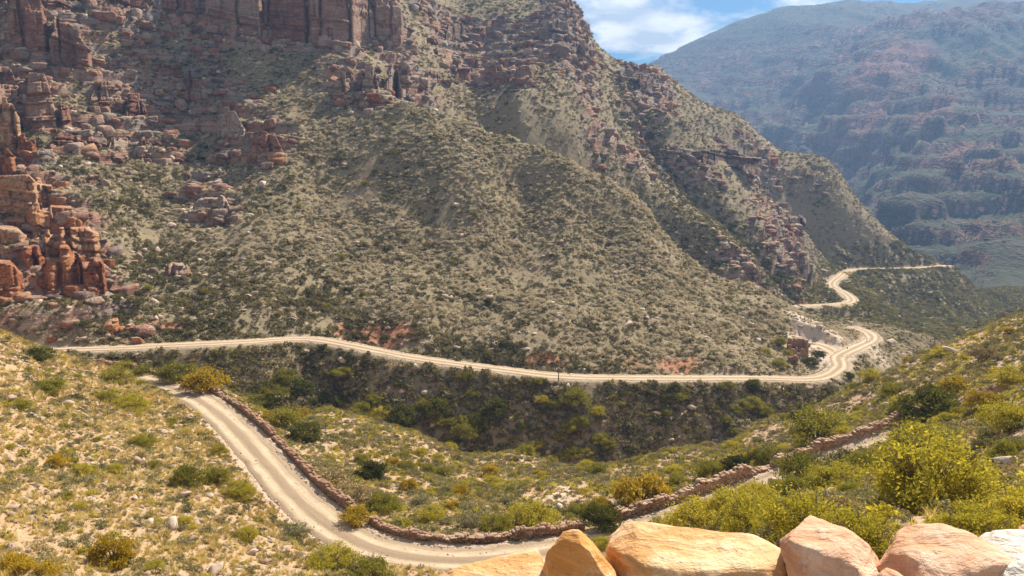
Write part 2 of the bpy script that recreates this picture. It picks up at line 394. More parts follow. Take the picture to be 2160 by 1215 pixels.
# ------------------------------------------------------------------ materials
class NT:
    def __init__(s, name):
        s.m = bpy.data.materials.new(name); s.m.use_nodes = True
        s.t = s.m.node_tree; s.n = s.t.nodes; s.l = s.t.links; s.n.clear()
        s.out = s.n.new('ShaderNodeOutputMaterial')
    def put(s, sock, v):
        if isinstance(v, (int, float)): sock.default_value = v
        elif isinstance(v, (tuple, list)): sock.default_value = tuple(v) + (1,) if len(v) == 3 and sock.type == 'RGBA' else tuple(v)
        else: s.l.new(v, sock)
    def math(s, op, a, b=0.0, clamp=False):
        m = s.n.new('ShaderNodeMath'); m.operation = op; m.use_clamp = clamp
        s.put(m.inputs[0], a); s.put(m.inputs[1], b); return m.outputs[0]
    def mix(s, f, a, b, mode='MIX'):
        m = s.n.new('ShaderNodeMixRGB'); m.blend_type = mode
        s.put(m.inputs[0], f); s.put(m.inputs[1], a); s.put(m.inputs[2], b); return m.outputs[0]
    def coord(s, kind='Object', scale=None, rot=None):
        c = s.n.new('ShaderNodeTexCoord').outputs[kind]
        if scale is None and rot is None: return c
        mp = s.n.new('ShaderNodeMapping'); s.l.new(c, mp.inputs[0])
        if scale is not None: mp.inputs['Scale'].default_value = scale
        if rot is not None: mp.inputs['Rotation'].default_value = rot
        return mp.outputs[0]
    def noise(s, vec, scale, detail=4, rough=0.55, dist=0.0):
        t = s.n.new('ShaderNodeTexNoise'); s.l.new(vec, t.inputs['Vector'])
        t.inputs['Scale'].default_value = scale; t.inputs['Detail'].default_value = detail
        t.inputs['Roughness'].default_value = rough; t.inputs['Distortion'].default_value = dist
        return t.outputs['Fac']
    def voro(s, vec, scale, feature='F1', out='Distance'):
        t = s.n.new('ShaderNodeTexVoronoi'); t.feature = feature; s.l.new(vec, t.inputs['Vector'])
        t.inputs['Scale'].default_value = scale; return t.outputs[out]
    def ramp(s, f, stops):
        r = s.n.new('ShaderNodeValToRGB'); e = r.color_ramp.elements
        while len(e) < len(stops): e.new(0.5)
        for i, (p, c) in enumerate(stops):
            e[i].position = p; e[i].color = (c, c, c, 1) if isinstance(c, (int, float)) else tuple(c) + (1,)
        s.put(r.inputs[0], f); return r.outputs[0]
    def attr(s, name):
        a = s.n.new('ShaderNodeAttribute'); a.attribute_name = name; return a.outputs['Fac']
    def rand(s): return s.n.new('ShaderNodeObjectInfo').outputs['Random']
    def bump(s, h, strength, dist):
        b = s.n.new('ShaderNodeBump'); b.inputs['Strength'].default_value = strength; b.inputs['Distance'].default_value = dist
        s.l.new(h, b.inputs['Height']); return b.outputs[0]
    def diffuse(s, col, rough=0.9, normal=None, spec=0.15):
        b = s.n.new('ShaderNodeBsdfPrincipled'); s.put(b.inputs['Base Color'], col); b.inputs['Roughness'].default_value = rough
        b.inputs['Specular IOR Level'].default_value = spec
        if normal is not None: s.l.new(normal, b.inputs['Normal'])
        s.l.new(b.outputs[0], s.out.inputs[0]); return s.m

def ground_material(name, soil_a, soil_b, stone, scrub_a, scrub_b, scrub_amt, rock_scale, red=(0.30,0.13,0.07), fine=1.0):
    t = NT(name); c = t.coord('Object')
    n1 = t.noise(c, 0.05, 3); n2 = t.noise(c, 0.6 * fine, 4, 0.65); n3 = t.noise(c, 3.5 * fine, 3, 0.7)
    soil = t.mix(t.ramp(n2, [(.35, 0.0), (.65, 1.0)]), soil_a, soil_b)
    v = t.voro(c, 2.2 * fine, 'F1', 'Distance')
    stones = t.ramp(v, [(.18, 1.0), (.32, 0.0)])
    soil = t.mix(t.math('MULTIPLY', stones, 0.55), soil, stone)
    sc = t.mix(t.ramp(n3, [(.3, 0.0), (.7, 1.0)]), scrub_a, scrub_b)
    cover = t.ramp(t.math('ADD', t.math('MULTIPLY', n1, 0.5), t.math('MULTIPLY', n2, 0.5)), [(.5 - .25 * scrub_amt - .06, 0.0 if scrub_amt < .95 else .6), (.62 - .25 * scrub_amt, 1.0)])
    cover = t.math('MULTIPLY', cover, min(1, scrub_amt * 1.2))
    base = t.mix(cover, soil, sc)
    # bedded sandstone
    mp = t.n.new('ShaderNodeMapping'); t.l.new(c, mp.inputs[0]); mp.inputs['Scale'].default_value = (0.05 * rock_scale, 0.05 * rock_scale, 0.9 * rock_scale) if fine > .5 else (0.016, 0.010, 0.034)
    mp.inputs['Rotation'].default_value = (0.06, 0.10, 0) if fine > .5 else (0.15, 0.32, 0)
    bed = t.noise(mp.outputs[0], 1.0, 4, 0.65, 0.6 if fine > .5 else 1.6)
    mp2 = t.n.new('ShaderNodeMapping'); t.l.new(c, mp2.inputs[0]); mp2.inputs['Scale'].default_value = (0.35 * rock_scale, 0.35 * rock_scale, 0.12 * rock_scale)
    joint = t.noise(mp2.outputs[0], 1.0, 2, 0.6, 0.4)
    pat = t.noise(c, 0.09 * rock_scale, 2, 0.6)
    rock = t.ramp(bed, [(.28, (0.10,0.055,0.045)), (.42, (0.27,0.135,0.09)), (.55, (0.36,0.215,0.15)), (.72, (0.42,0.30,0.22))])
    grey = t.ramp(bed, [(.3, (0.13,0.11,0.095)), (.7, (0.36,0.31,0.26))])
    rock = t.mix(t.ramp(pat, [(.42, 0.0), (.60, .85)]), rock, grey)
    rock = t.mix(t.ramp(joint, [(.36, .55), (.44, 0.0)]), rock, (0.07,0.045,0.04))
    geo = t.n.new('ShaderNodeNewGeometry'); sep = t.n.new('ShaderNodeSeparateXYZ'); t.l.new(geo.outputs['True Normal'], sep.inputs[0])
    steep = t.ramp(sep.outputs['Z'], [(.50, 1.0), (.78, 0.0)])
    ra = t.attr('rock')
    rm = t.math('ADD', t.math('MULTIPLY', ra, t.math('ADD', t.math('MULTIPLY', steep, 1.1), 0.25)), t.math('MULTIPLY', t.math('SUBTRACT', n2, 0.5), 0.7))
    rm = t.ramp(rm, [(.28, 0.0), (.46, 1.0)])
    if fine < .5: rock = t.mix(1.0, rock, (.50, .46, .46), 'MULTIPLY')  # weathered far rock, its colour darkened further in place of a cloud shadow
    base = t.mix(rm, base, rock)
    redm = t.ramp(t.math('ADD', t.attr('red'), t.math('MULTIPLY', t.math('SUBTRACT', n2, 0.5), 0.8)), [(.36, 0.0), (.62, 0.85)])
    base = t.mix(redm, base, t.mix(n3, red, tuple(min(1, k * 1.7) for k in red)))
    pm = t.ramp(t.math('ADD', t.attr('pale'), t.math('MULTIPLY', t.math('SUBTRACT', n3, 0.5), 0.8)), [(.32, 0.0), (.58, 0.9)])
    base = t.mix(pm, base, t.mix(n2, (0.50,0.38,0.28), (0.62,0.52,0.42)))
    tm = t.attr('track'); base = t.mix(t.math('MULTIPLY', tm, .8), base, t.mix(n3, (0.40,0.30,0.21), (0.55,0.44,0.33)))
    h = t.math('ADD', t.math('MULTIPLY', n3, 0.35), t.math('ADD', t.math('MULTIPLY', bed, t.math('MULTIPLY', rm, 1.6)), n2))
    nrm = t.bump(h, 0.9, 0.45 / fine)
    return t.diffuse(base, 0.95, nrm, 0.08)

M_near = ground_material('near_soil', (0.38,0.22,0.145), (0.54,0.36,0.245), (0.66,0.51,0.40), (0.28,0.20,0.10), (0.42,0.32,0.165), 0.45, 1.6)
M_opp = ground_material('slope_soil', (0.19,0.12,0.08), (0.30,0.205,0.14), (0.46,0.36,0.28), (0.20,0.165,0.095), (0.30,0.255,0.15), 0.6, 1.0)
M_far = ground_material('far_mountain_ground', (0.095,0.08,0.055), (0.14,0.115,0.08), (0.22,0.18,0.15), (0.04,0.045,0.026), (0.085,0.08,0.046), 0.9, 0.10, red=(0.14,0.065,0.05), fine=0.07)  # ground tones also lowered, cloud shadow over the mountain put into the colour

RA = int(np.searchsorted(Y, 156)); RB = int(np.searchsorted(Y, 600))
near_ground = build_ground('near_hillside', 0, RA + 1, M_near)
mountain = build_ground('mountain_slope', RA, RB + 1, M_opp)
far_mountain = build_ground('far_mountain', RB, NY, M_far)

def road_mesh(name, line, hw, mat, lift=0.0):
    T = np.gradient(line[:, :2], axis=0); T /= np.linalg.norm(T, axis=1, keepdims=True) + 1e-9
    N = np.stack([-T[:, 1], T[:, 0]], -1)
    k = 13; offs = np.linspace(-1, 1, k); V = []
    s = np.concatenate([[0], np.cumsum(np.linalg.norm(np.diff(line, axis=0), axis=1))])
    edge = 0.9 * fbm(s / 6, s * 0 + 3.3, 4, 91, .65); edge2 = 0.9 * fbm(s / 6, s * 0 + 9.3, 4, 92, .65)
    for j, o in enumerate(offs):
        w = hw + (edge if o < 0 else edge2)
        xy = line[:, :2] + N * (o * w)[:, None]
        rut = -0.05 * (math.exp(-((abs(o) - 0.42) / 0.13) ** 2)) + 0.04 * math.exp(-(o / 0.15) ** 2)
        z = line[:, 2] + rut + 0.03 * fbm(xy[:, 0] / 1.5, xy[:, 1] / 1.5, 2, 14) - 0.22 * (abs(o) > 0.99) + lift
        V.append(np.stack([xy[:, 0], xy[:, 1], z], -1))
    V = np.stack(V, 1); h, w = V.shape[:2]; i = np.arange(h * w).reshape(h, w)
    Fq = np.stack([i[:-1, :-1], i[:-1, 1:], i[1:, 1:], i[1:, :-1]], -1).reshape(-1, 4)
    # face upward
    me = mesh_np(name, V.reshape(-1, 3), Fq, mat)
    if me.polygons[0].normal.z < 0: me.flip_normals()
    at = me.attributes.new('across', 'FLOAT', 'POINT'); at.data.foreach_set('value', np.tile(np.abs(offs), h).astype(np.float32))
    at = me.attributes.new('along', 'FLOAT', 'POINT'); at.data.foreach_set('value', np.repeat(s, w).astype(np.float32))
    at = me.attributes.new('side', 'FLOAT', 'POINT'); at.data.foreach_set('value', np.tile(offs, h).astype(np.float32))
    o = bpy.data.objects.new(name, me); link(o); o['kind'] = 'structure'
    return o
def gravel_material():
    t = NT('gravel_road'); c = t.coord('Object')
    ac = t.attr('across'); al = t.attr('along'); sd = t.attr('side')
    cmb = t.n.new('ShaderNodeCombineXYZ'); t.l.new(t.math('MULTIPLY', sd, 7.0), cmb.inputs[0]); t.l.new(t.math('MULTIPLY', al, 0.09), cmb.inputs[1])
    streak = t.noise(cmb.outputs[0], 1.0, 5, 0.6, 0.3)
    n = t.noise(c, 2.0, 6, 0.7); g = t.noise(c, 14, 4, 0.7)
    rut = t.math('ADD', t.ramp(ac, [(.12, 0.0), (.40, 1.0), (.55, .8), (.78, 0.0)]), t.math('MULTIPLY', t.math('SUBTRACT', streak, 0.5), 1.5))
    col = t.mix(t.ramp(rut, [(.1, 0.0), (.9, 1.0)]), (0.31,0.22,0.14), (0.61,0.47,0.315))
    col = t.mix(t.ramp(ac, [(.78, 0.0), (1.0, .8)]), col, (0.33,0.255,0.185))
    col = t.mix(t.math('MULTIPLY', t.ramp(n, [(.3, 1.0), (.62, 0.0)]), 0.35), col, (0.36,0.28,0.20))
    big = t.noise(c, .35, 4, .65); col = t.mix(t.math('MULTIPLY', t.ramp(big, [(.42, 0.0), (.62, 1.0)]), .3), col, (0.34,0.255,0.17))
    col = t.mix(t.math('MULTIPLY', t.ramp(g, [(.3, 1.0), (.42, 0.0)]), .4), col, (0.24,0.175,0.12))
    nrm = t.bump(t.math('ADD', g, t.math('ADD', n, big)), 0.7, 0.12)
    return t.diffuse(col, 0.95, nrm, 0.1)
M_road = gravel_material()
road_mesh('gravel_road', ROAD_A, 2.5, M_road)
road_mesh('gravel_road', ROAD_B, 2.4, M_road)
road_mesh('gravel_road', ROAD_C, 2.6, M_road)
road_mesh('lay_by', LOT, 3.2, M_road, -0.02)
# ------------------------------------------------------------------ plant and stone prototypes
def leaf_material(name, stops, trans=0.35, dark=.4, warm=(1.25, 1.2, .75)):
    t = NT(name); oi = t.n.new('ShaderNodeObjectInfo')
    geo = t.n.new('ShaderNodeNewGeometry')
    pn = t.n.new('ShaderNodeTexNoise'); t.l.new(oi.outputs['Location'], pn.inputs['Vector']); pn.inputs['Scale'].default_value = 0.06; pn.inputs['Detail'].default_value = 2
    f = t.math('ADD', t.math('MULTIPLY', oi.outputs['Random'], 0.55), t.math('SUBTRACT', t.math('MULTIPLY', pn.outputs['Fac'], 1.3), 0.42))
    col = t.ramp(f, stops)
    rp = geo.outputs['Random Per Island']
    col = t.mix(t.ramp(rp, [(0, dark), (.5, 0.0), (1, 0.0)]), col, (0.03,0.03,0.015))
    col = t.mix(t.ramp(rp, [(.55, 0.0), (1, .35)]), col, tuple(min(1, 1.5 * a) for a in stops[-1][1]))
    d = t.n.new('ShaderNodeBsdfDiffuse'); t.l.new(col, d.inputs[0])
    tr = t.n.new('ShaderNodeBsdfTranslucent'); t.l.new(t.mix(1.0, col, warm, 'MULTIPLY'), tr.inputs[0])
    m = t.n.new('ShaderNodeMixShader'); m.inputs[0].default_value = trans
    t.l.new(d.outputs[0], m.inputs[1]); t.l.new(tr.outputs[0], m.inputs[2]); t.l.new(m.outputs[0], t.out.inputs[0])
    return t.m
L_OLIVE = leaf_material('olive_leaves', [(.1, (0.16,0.155,0.025)), (.5, (0.26,0.24,0.035)), (.9, (0.36,0.31,0.05))])
L_YELLOW = leaf_material('yellow_green_leaves', [(.1, (0.30,0.265,0.035)), (.5, (0.43,0.37,0.05)), (.9, (0.56,0.46,0.07))], 0.42)
L_DARK = leaf_material('dark_green_leaves', [(.1, (0.06,0.068,0.015)), (.5, (0.10,0.105,0.02)), (.9, (0.15,0.145,0.028))], 0.32)
L_GREY = leaf_material('grey_green_leaves', [(.1, (0.16,0.15,0.075)), (.5, (0.25,0.225,0.115)), (.9, (0.34,0.30,0.16))], 0.25)
L_GOLD = leaf_material('golden_leaves', [(.1, (0.30,0.215,0.02)), (.5, (0.40,0.28,0.026)), (.9, (0.50,0.345,0.036))], 0.4)
L_TAN = leaf_material('tan_twigs', [(.1, (0.24,0.17,0.085)), (.5, (0.36,0.27,0.14)), (.9, (0.48,0.38,0.21))], 0.25)
L_STRAW = leaf_material('straw_grass', [(.1, (0.40,0.29,0.11)), (.5, (0.56,0.43,0.19)), (.9, (0.68,0.56,0.28))], 0.4, .3)
L_SAGE = leaf_material('sage_scrub', [(.1, (0.36,0.31,0.205)), (.45, (0.50,0.44,0.31)), (.9, (0.64,0.58,0.44))], 0.42, .2, (1.15, 1.05, .9))
L_SLOPE = leaf_material('slope_scrub_leaves', [(.1, (0.085,0.075,0.03)), (.5, (0.17,0.148,0.068)), (.9, (0.32,0.275,0.15))], 0.34, .35, (1.15, 1.05, .8))
_t = NT('bark'); M_bark = _t.diffuse(_t.mix(_t.noise(_t.coord('Object'), 9), (0.12,0.09,0.06), (0.27,0.21,0.15)), 0.95)

def quads(C, A, B):
    """quads with centre C and half axes A, B"""
    V = np.stack([C - A, C + B * 0.8 - A * 0.1, C + A, C - B * 0.8 + A * 0.1], 1)
    n = len(C); return V.reshape(-1, 3), np.arange(4 * n).reshape(n, 4)
def rvec(n, r):
    v = r.normal(size=(n, 3)); return v / np.linalg.norm(v, axis=1, keepdims=True)
def foliage(seed, leaves, L, clumps=26, w=1.0, h=1.0, flat=0.0, open_=0.25):
    """unit-wide crown (radius 1*w, height h) of leaf clumps with gaps between them"""
    r = np.random.default_rng(seed)
    lob = rvec(5, r) * 0.38; lob[:, 2] = np.abs(lob[:, 2]) * 0.8
    cd = rvec(clumps, r); cd[:, 2] = np.abs(cd[:, 2]) * 1.05 - 0.18
    rad = r.uniform(0.55, 1.0, clumps) ** 0.6
    cc = cd * rad[:, None] * 0.78 + lob[r.integers(0, 5, clumps)] * 0.6
    cs = r.uniform(0.16, 0.34, clumps) * (26 / clumps) ** 0.25
    k = r.choice(clumps, leaves, p=cs ** 2 / (cs ** 2).sum())
    off = r.normal(size=(leaves, 3)); off /= np.maximum(np.linalg.norm(off, axis=1, keepdims=True), 0.3)
    off *= (r.uniform(0, 1, leaves) ** 0.4)[:, None]; off[:, 2] *= 0.75
    C = cc[k] + off * cs[k][:, None]
    nst = int(leaves * open_ * 0.4)
    if nst: C[:nst] = rvec(nst, r) * r.uniform(0.3, 1.12, nst)[:, None]; C[:nst, 2] = np.abs(C[:nst, 2])
    C[:, 2] = (C[:, 2] + 0.25) / 1.35
    C = C * np.array([w, w, h]); C[:, 2] = np.maximum(C[:, 2], 0.03)
    nrm = rvec(leaves, r) + 0.7 * np.stack([C[:, 0], C[:, 1], 0.5 + 0 * C[:, 2]], -1)
    nrm /= np.linalg.norm(nrm, axis=1, keepdims=True)
    A = np.cross(nrm, rvec(leaves, r)); A /= np.linalg.norm(A, axis=1, keepdims=True) + 1e-9
    B = np.cross(nrm, A); s = L * r.uniform(0.6, 1.35, leaves)[:, None]
    return quads(C, A * s, B * s * 0.55)
def blades(seed, nb, spread=0.6, wid=0.03, lean=0.7, leaf_tips=0):
    """a tuft of thin blades or twigs, one unit tall"""
    r = np.random.default_rng(seed)
    a = r.uniform(0, 2 * math.pi, nb); l = r.uniform(0.5, 1.0, nb); t = r.uniform(0.05, lean, nb)
    b0 = np.stack([np.cos(a), np.sin(a), 0 * a], -1) * (r.uniform(0, 0.28, nb) * spread)[:, None]
    d = np.stack([np.cos(a) * np.sin(t), np.sin(a) * np.sin(t), np.cos(t)], -1)
    side = np.stack([-np.sin(a + r.uniform(-1, 1, nb)), np.cos(a), 0 * a], -1) * wid
    mid = b0 + d * (l * 0.55)[:, None]; tip = b0 + d * l[:, None] + np.array([0, 0, -1]) * (0.16 * t * l)[:, None]
    V = np.stack([b0 - side * .6, b0 + side * .6, mid + side, tip, mid - side], 1).reshape(-1, 3)
    i = np.arange(nb)[:, None] * 5
    Fq = np.concatenate([i + np.array([[0, 1, 2, 4]]), i + np.array([[4, 2, 3, 3]])], 0)
    tri = np.concatenate([i + np.array([[0, 1, 2]]), i + np.array([[0, 2, 4]]), i + np.array([[4, 2, 3]])], 0)
    return V, tri
def stems_mesh(seed, n=12, h=1.0, w=1.0):
    """forked stems reaching into a crown"""
    r = np.random.default_rng(seed); V = []; Fq = []
    def tube(p, q, r0, r1):
        p = np.array(p); q = np.array(q); d = q - p; d /= np.linalg.norm(d) + 1e-9
        a = np.cross(d, [0.3, 0.9, 0.2]); a /= np.linalg.norm(a); b = np.cross(d, a); i0 = len(V)
        for c, rr in ((p, r0), (q, r1)):
            for k in range(5):
                an = 2 * math.pi * k / 5; V.append(c + (a * math.cos(an) + b * math.sin(an)) * rr)
        for k in range(5): Fq.append((i0 + k, i0 + (k + 1) % 5, i0 + 5 + (k + 1) % 5, i0 + 5 + k))
    for i in range(n):
        an = 2 * math.pi * i / n + r.uniform(-.3, .3); ln = r.uniform(.3, .6)
        p = np.array([math.cos(an) * .05, math.sin(an) * .05, -0.06]); q = np.array([math.cos(an) * ln * .5 * w, math.sin(an) * ln * .5 * w, h * r.uniform(.3, .45)])
        tube(p, q, .035, .022)
        for j in range(4):
            a2 = an + r.uniform(-.9, .9); e = q + np.array([math.cos(a2) * .35 * w, math.sin(a2) * .35 * w, h * r.uniform(.2, .42)])
            tube(q, e, .02, .006)
    return np.array(V), np.array(Fq)

def ico(sub):
    bm = bmesh.new(); bmesh.ops.create_icosphere(bm, subdivisions=sub, radius=1.0)
    V = np.array([v.co[:] for v in bm.verts]); Fq = np.array([[v.index for v in f.verts] for f in bm.faces]); bm.free()
    return V, Fq
_ICO = {s: ico(s) for s in (1, 2, 3, 5, 6)}
def noise3(V, sc, seed):
    return (perlin(V[:, 0] * sc + seed, V[:, 1] * sc + 3.1, seed) + perlin(V[:, 1] * sc + 5.7, V[:, 2] * sc + seed, seed + 1) + perlin(V[:, 2] * sc - 2.3, V[:, 0] * sc + 9.2, seed + 2)) / 1.9
def boulder(seed, sub=2, chops=9, rough=0.06, ax=(1, .8, .65), lo=.4, hi=.78):
    r = np.random.default_rng(seed); V, Fq = _ICO[sub]; V = V.copy()
    for i in range(chops):
        nrm = rvec(1, r)[0]; o = r.uniform(lo, hi); d = V @ nrm - o
        V = V - np.maximum(d, 0)[:, None] * nrm * 0.96
    V = V * (1 + rough * noise3(V, 1.8, seed) + rough * .5 * noise3(V, 4.5, seed + 9))[:, None]
    return V * np.array(ax) / 0.78, Fq
def block(seed, k=4.5, rough=0.06, nq=6):
    """rounded bedded block, about 2 units in each axis"""
    r = np.random.default_rng(seed)
    g = np.linspace(-1, 1, nq + 1); V = []; Fq = []; idx = {}
    def vid(p):
        key = tuple(np.round(p, 4)); 
        if key not in idx: idx[key] = len(V); V.append(p)
        return idx[key]
    for ax in range(3):
        for sg in (-1, 1):
            for i in range(nq):
                for j in range(nq):
                    cs = []
                    for a, b in ((g[i], g[j]), (g[i + 1], g[j]), (g[i + 1], g[j + 1]), (g[i], g[j + 1])):
                        p = [0, 0, 0]; p[ax] = sg; p[(ax + 1) % 3] = a; p[(ax + 2) % 3] = b; cs.append(vid(np.array(p, float)))
                    Fq.append(cs if sg > 0 else cs[::-1])
    V = np.array(V); V = V / (np.abs(V) ** k).sum(1, keepdims=True) ** (1 / k)
    V = V + np.stack([V[:, 2] * r.uniform(-.25, .25), V[:, 2] * r.uniform(-.2, .2), V[:, 0] * r.uniform(-.18, .18)], -1)
    for i in range(6):
        nrm = rvec(1, r)[0]; d = V @ nrm - r.uniform(.85, 1.3); V = V - np.maximum(d, 0)[:, None] * nrm
    V = V * (1 + rough * noise3(V, 1.3, seed) + .03 * noise3(V, 4, seed))[:, None]
    V[:, :2] *= (1 - 0.06 * (np.sin(V[:, 2] * r.uniform(4, 7) + r.uniform(0, 6)) > .75))[:, None]
    return V, np.array(Fq)

def stone_material(name, cols, bed=2.0, scale=1.0, stain=(0.10,0.075,0.06), lichen=False):
    t = NT(name); c = t.coord('Object'); oi = t.n.new('ShaderNodeObjectInfo'); rnd = oi.outputs['Random']
    ad = t.n.new('ShaderNodeVectorMath'); ad.operation = 'ADD'; t.l.new(c, ad.inputs[0])
    cb = t.n.new('ShaderNodeCombineXYZ'); t.l.new(t.math('MULTIPLY', rnd, 37.0), cb.inputs[0]); t.l.new(t.math('MULTIPLY', rnd, 91.0), cb.inputs[2]); t.l.new(cb.outputs[0], ad.inputs[1])
    v = ad.outputs[0]
    mp = t.n.new('ShaderNodeMapping'); t.l.new(v, mp.inputs[0]); mp.inputs['Scale'].default_value = (.6 * scale, .6 * scale, bed * scale)
    b = t.noise(mp.outputs[0], 1.0, 5, .65, .5); n = t.noise(v, 1.1 * scale, 3); f = t.noise(v, 7 * scale, 3, .7)
    base = t.ramp(t.math('ADD', t.math('MULTIPLY', b, .6), t.math('ADD', t.math('MULTIPLY', n, .4), t.math('MULTIPLY', t.math('SUBTRACT', rnd, .5), .35))), cols)
    base = t.mix(t.math('MULTIPLY', t.ramp(f, [(.30, 1.0), (.46, 0.0)]), .5), base, stain)
    if lichen:   # weathered grey crust on the flat upper surfaces
        g = t.n.new('ShaderNodeNewGeometry'); sp = t.n.new('ShaderNodeSeparateXYZ'); t.l.new(g.outputs['Normal'], sp.inputs[0])
        base = t.mix(t.math('MULTIPLY', t.ramp(sp.outputs['Z'], [(.45, 0.0), (.8, 1.0)]), t.ramp(n, [(.45, .05), (.65, .55)])), base, (0.38,0.30,0.23))
    h = t.math('ADD', b, t.math('MULTIPLY', f, .35))
    if lichen:   # joints and cracks
        for sx, sz, seed in ((.8, 2.9, 0.0), (2.6, .7, 5.0)):
            m3 = t.n.new('ShaderNodeMapping'); t.l.new(v, m3.inputs[0]); m3.inputs['Scale'].default_value = (sx, sx, sz); m3.inputs['Location'].default_value = (seed, 0, 0)
            vd = t.voro(t.mix(.3, m3.outputs[0], t.n.new('ShaderNodeTexNoise').outputs['Color'], 'ADD'), 1.0, 'DISTANCE_TO_EDGE', 'Distance')
            k = t.math('MULTIPLY', t.ramp(vd, [(0, 1.0), (.045, 0.0)]), t.ramp(t.noise(v, 2.2, 2), [(.46, 0.0), (.6, 1.0)])); base = t.mix(t.math('MULTIPLY', k, .5), base, (0.07,0.04,0.03)); h = t.math('SUBTRACT', h, t.math('MULTIPLY', k, .8))
    nrm = t.bump(h, 1.0, .4 if lichen else .12)
    return t.diffuse(base, .93, nrm, .1)
M_crag = stone_material('red_sandstone', [(.2, (0.13,0.07,0.055)), (.40, (0.31,0.15,0.10)), (.52, (0.36,0.22,0.155)), (.64, (0.40,0.30,0.23)), (.8, (0.46,0.39,0.32))], 3.0, 1.0, lichen=True)
M_crag2 = stone_material('orange_sandstone_crag', [(.2, (0.14,0.05,0.028)), (.40, (0.35,0.13,0.055)), (.54, (0.42,0.195,0.09)), (.68, (0.46,0.28,0.165)), (.85, (0.50,0.37,0.26))], 2.2, 1.0, lichen=True)
M_crag3 = stone_material('weathered_far_rock', [(.2, (0.10,0.07,0.06)), (.42, (0.24,0.15,0.115)), (.56, (0.29,0.21,0.165)), (.8, (0.36,0.31,0.26))], 3.0, 1.0, lichen=True)
_CR = [(.22, (0.12,0.06,0.045)), (.40, (0.29,0.135,0.085)), (.52, (0.35,0.20,0.135)), (.64, (0.39,0.28,0.21)), (.8, (0.46,0.38,0.31))]
_CO = [(.22, (0.15,0.055,0.03)), (.40, (0.37,0.14,0.06)), (.54, (0.44,0.21,0.10)), (.68, (0.48,0.30,0.18)), (.85, (0.52,0.39,0.28))]
_CF = [(.22, (0.10,0.065,0.055)), (.42, (0.23,0.14,0.105)), (.56, (0.28,0.20,0.155)), (.8, (0.36,0.30,0.25))]
F_crag, F_crag2, F_crag3 = (stone_material('rock_face_' + n, c, 4.0, .3, lichen=True) for n, c in (('red', _CR), ('orange', _CO), ('weathered', _CF)))
M_stone = stone_material('pale_stone', [(.2, (0.24,0.155,0.105)), (.5, (0.44,0.32,0.23)), (.8, (0.62,0.53,0.43))], 2.5, 1.6)
M_wall = stone_material('wall_stone', [(.2, (0.22,0.11,0.07)), (.5, (0.40,0.25,0.16)), (.8, (0.56,0.44,0.32))], 1.5, 2.0)

STONES = [mesh_np('stone', *boulder(100 + i, 1, 6, .05, (1, rng.uniform(.6, .9), rng.uniform(.45, .75))), M_stone, smooth=False) for i in range(7)]
BOULDERS = [mesh_np('boulder', *boulder(200 + i, 2, 16, .05, (1, rng.uniform(.65, .95), rng.uniform(.55, .8)), .30, .62), M_stone, smooth=False) for i in range(9)]
BLOCKS = [mesh_np('block', *block(300 + i, rng.uniform(8, 20)), M_crag, smooth=False) for i in range(14)]
BLOCKS_FAR = [mesh_np('block', *block(345 + i, rng.uniform(8, 20)), M_crag3, smooth=False) for i in range(8)]
BLOCKS_OR = [mesh_np('block', *block(330 + i, rng.uniform(8, 20)), M_crag2, smooth=False) for i in range(10)]

# ------------------------------------------------------------------ visibility of the ground from the viewpoint
VV_ = np.linspace(-1.05, 1.1, 900); YV = Y[Y > 8]
_vx, _vy = np.meshgrid(VV_, YV); RUN = np.maximum.accumulate(grid_sample(GZ, _vx * _vy, _vy) / _vy, axis=0)
def run_at(x, y):
    fu = np.clip((x / np.maximum(y, 1) - VV_[0]) / (VV_[1] - VV_[0]), 0, len(VV_) - 1.001).astype(int); fy = np.clip(np.interp(y, YV, np.arange(len(YV))), 0, len(YV) - 1).astype(int)
    return RUN[fy, fu]
def visible(x, y, z, h=0.6, margin=110):
    px, py = project(x, y, z)
    ok = (px > -margin) & (px < 2160 + margin) & (py > -margin) & (py < 1215 + margin)
    return ok & ((z + h) / np.maximum(y, 8) > run_at(x, y * 0.985) - np.where(y > 300, .010, .003))
SLX = np.gradient(GZ, axis=1) / np.gradient(GX, axis=1); 
SLY = np.gradient(GZ, axis=0) / np.gradient(GY, axis=0)
STEEP = np.sqrt(SLX ** 2 + SLY ** 2)
def sample_area(n, y0, y1, u0=-.70, u1=.74):
    y = np.sqrt(rng.uniform((y0 + APEX) ** 2, (y1 + APEX) ** 2, n)) - APEX
    x = rng.uniform(u0, u1, n) * (y + APEX)
    z = grid_sample(GZ, x, y)
    return x, y, z

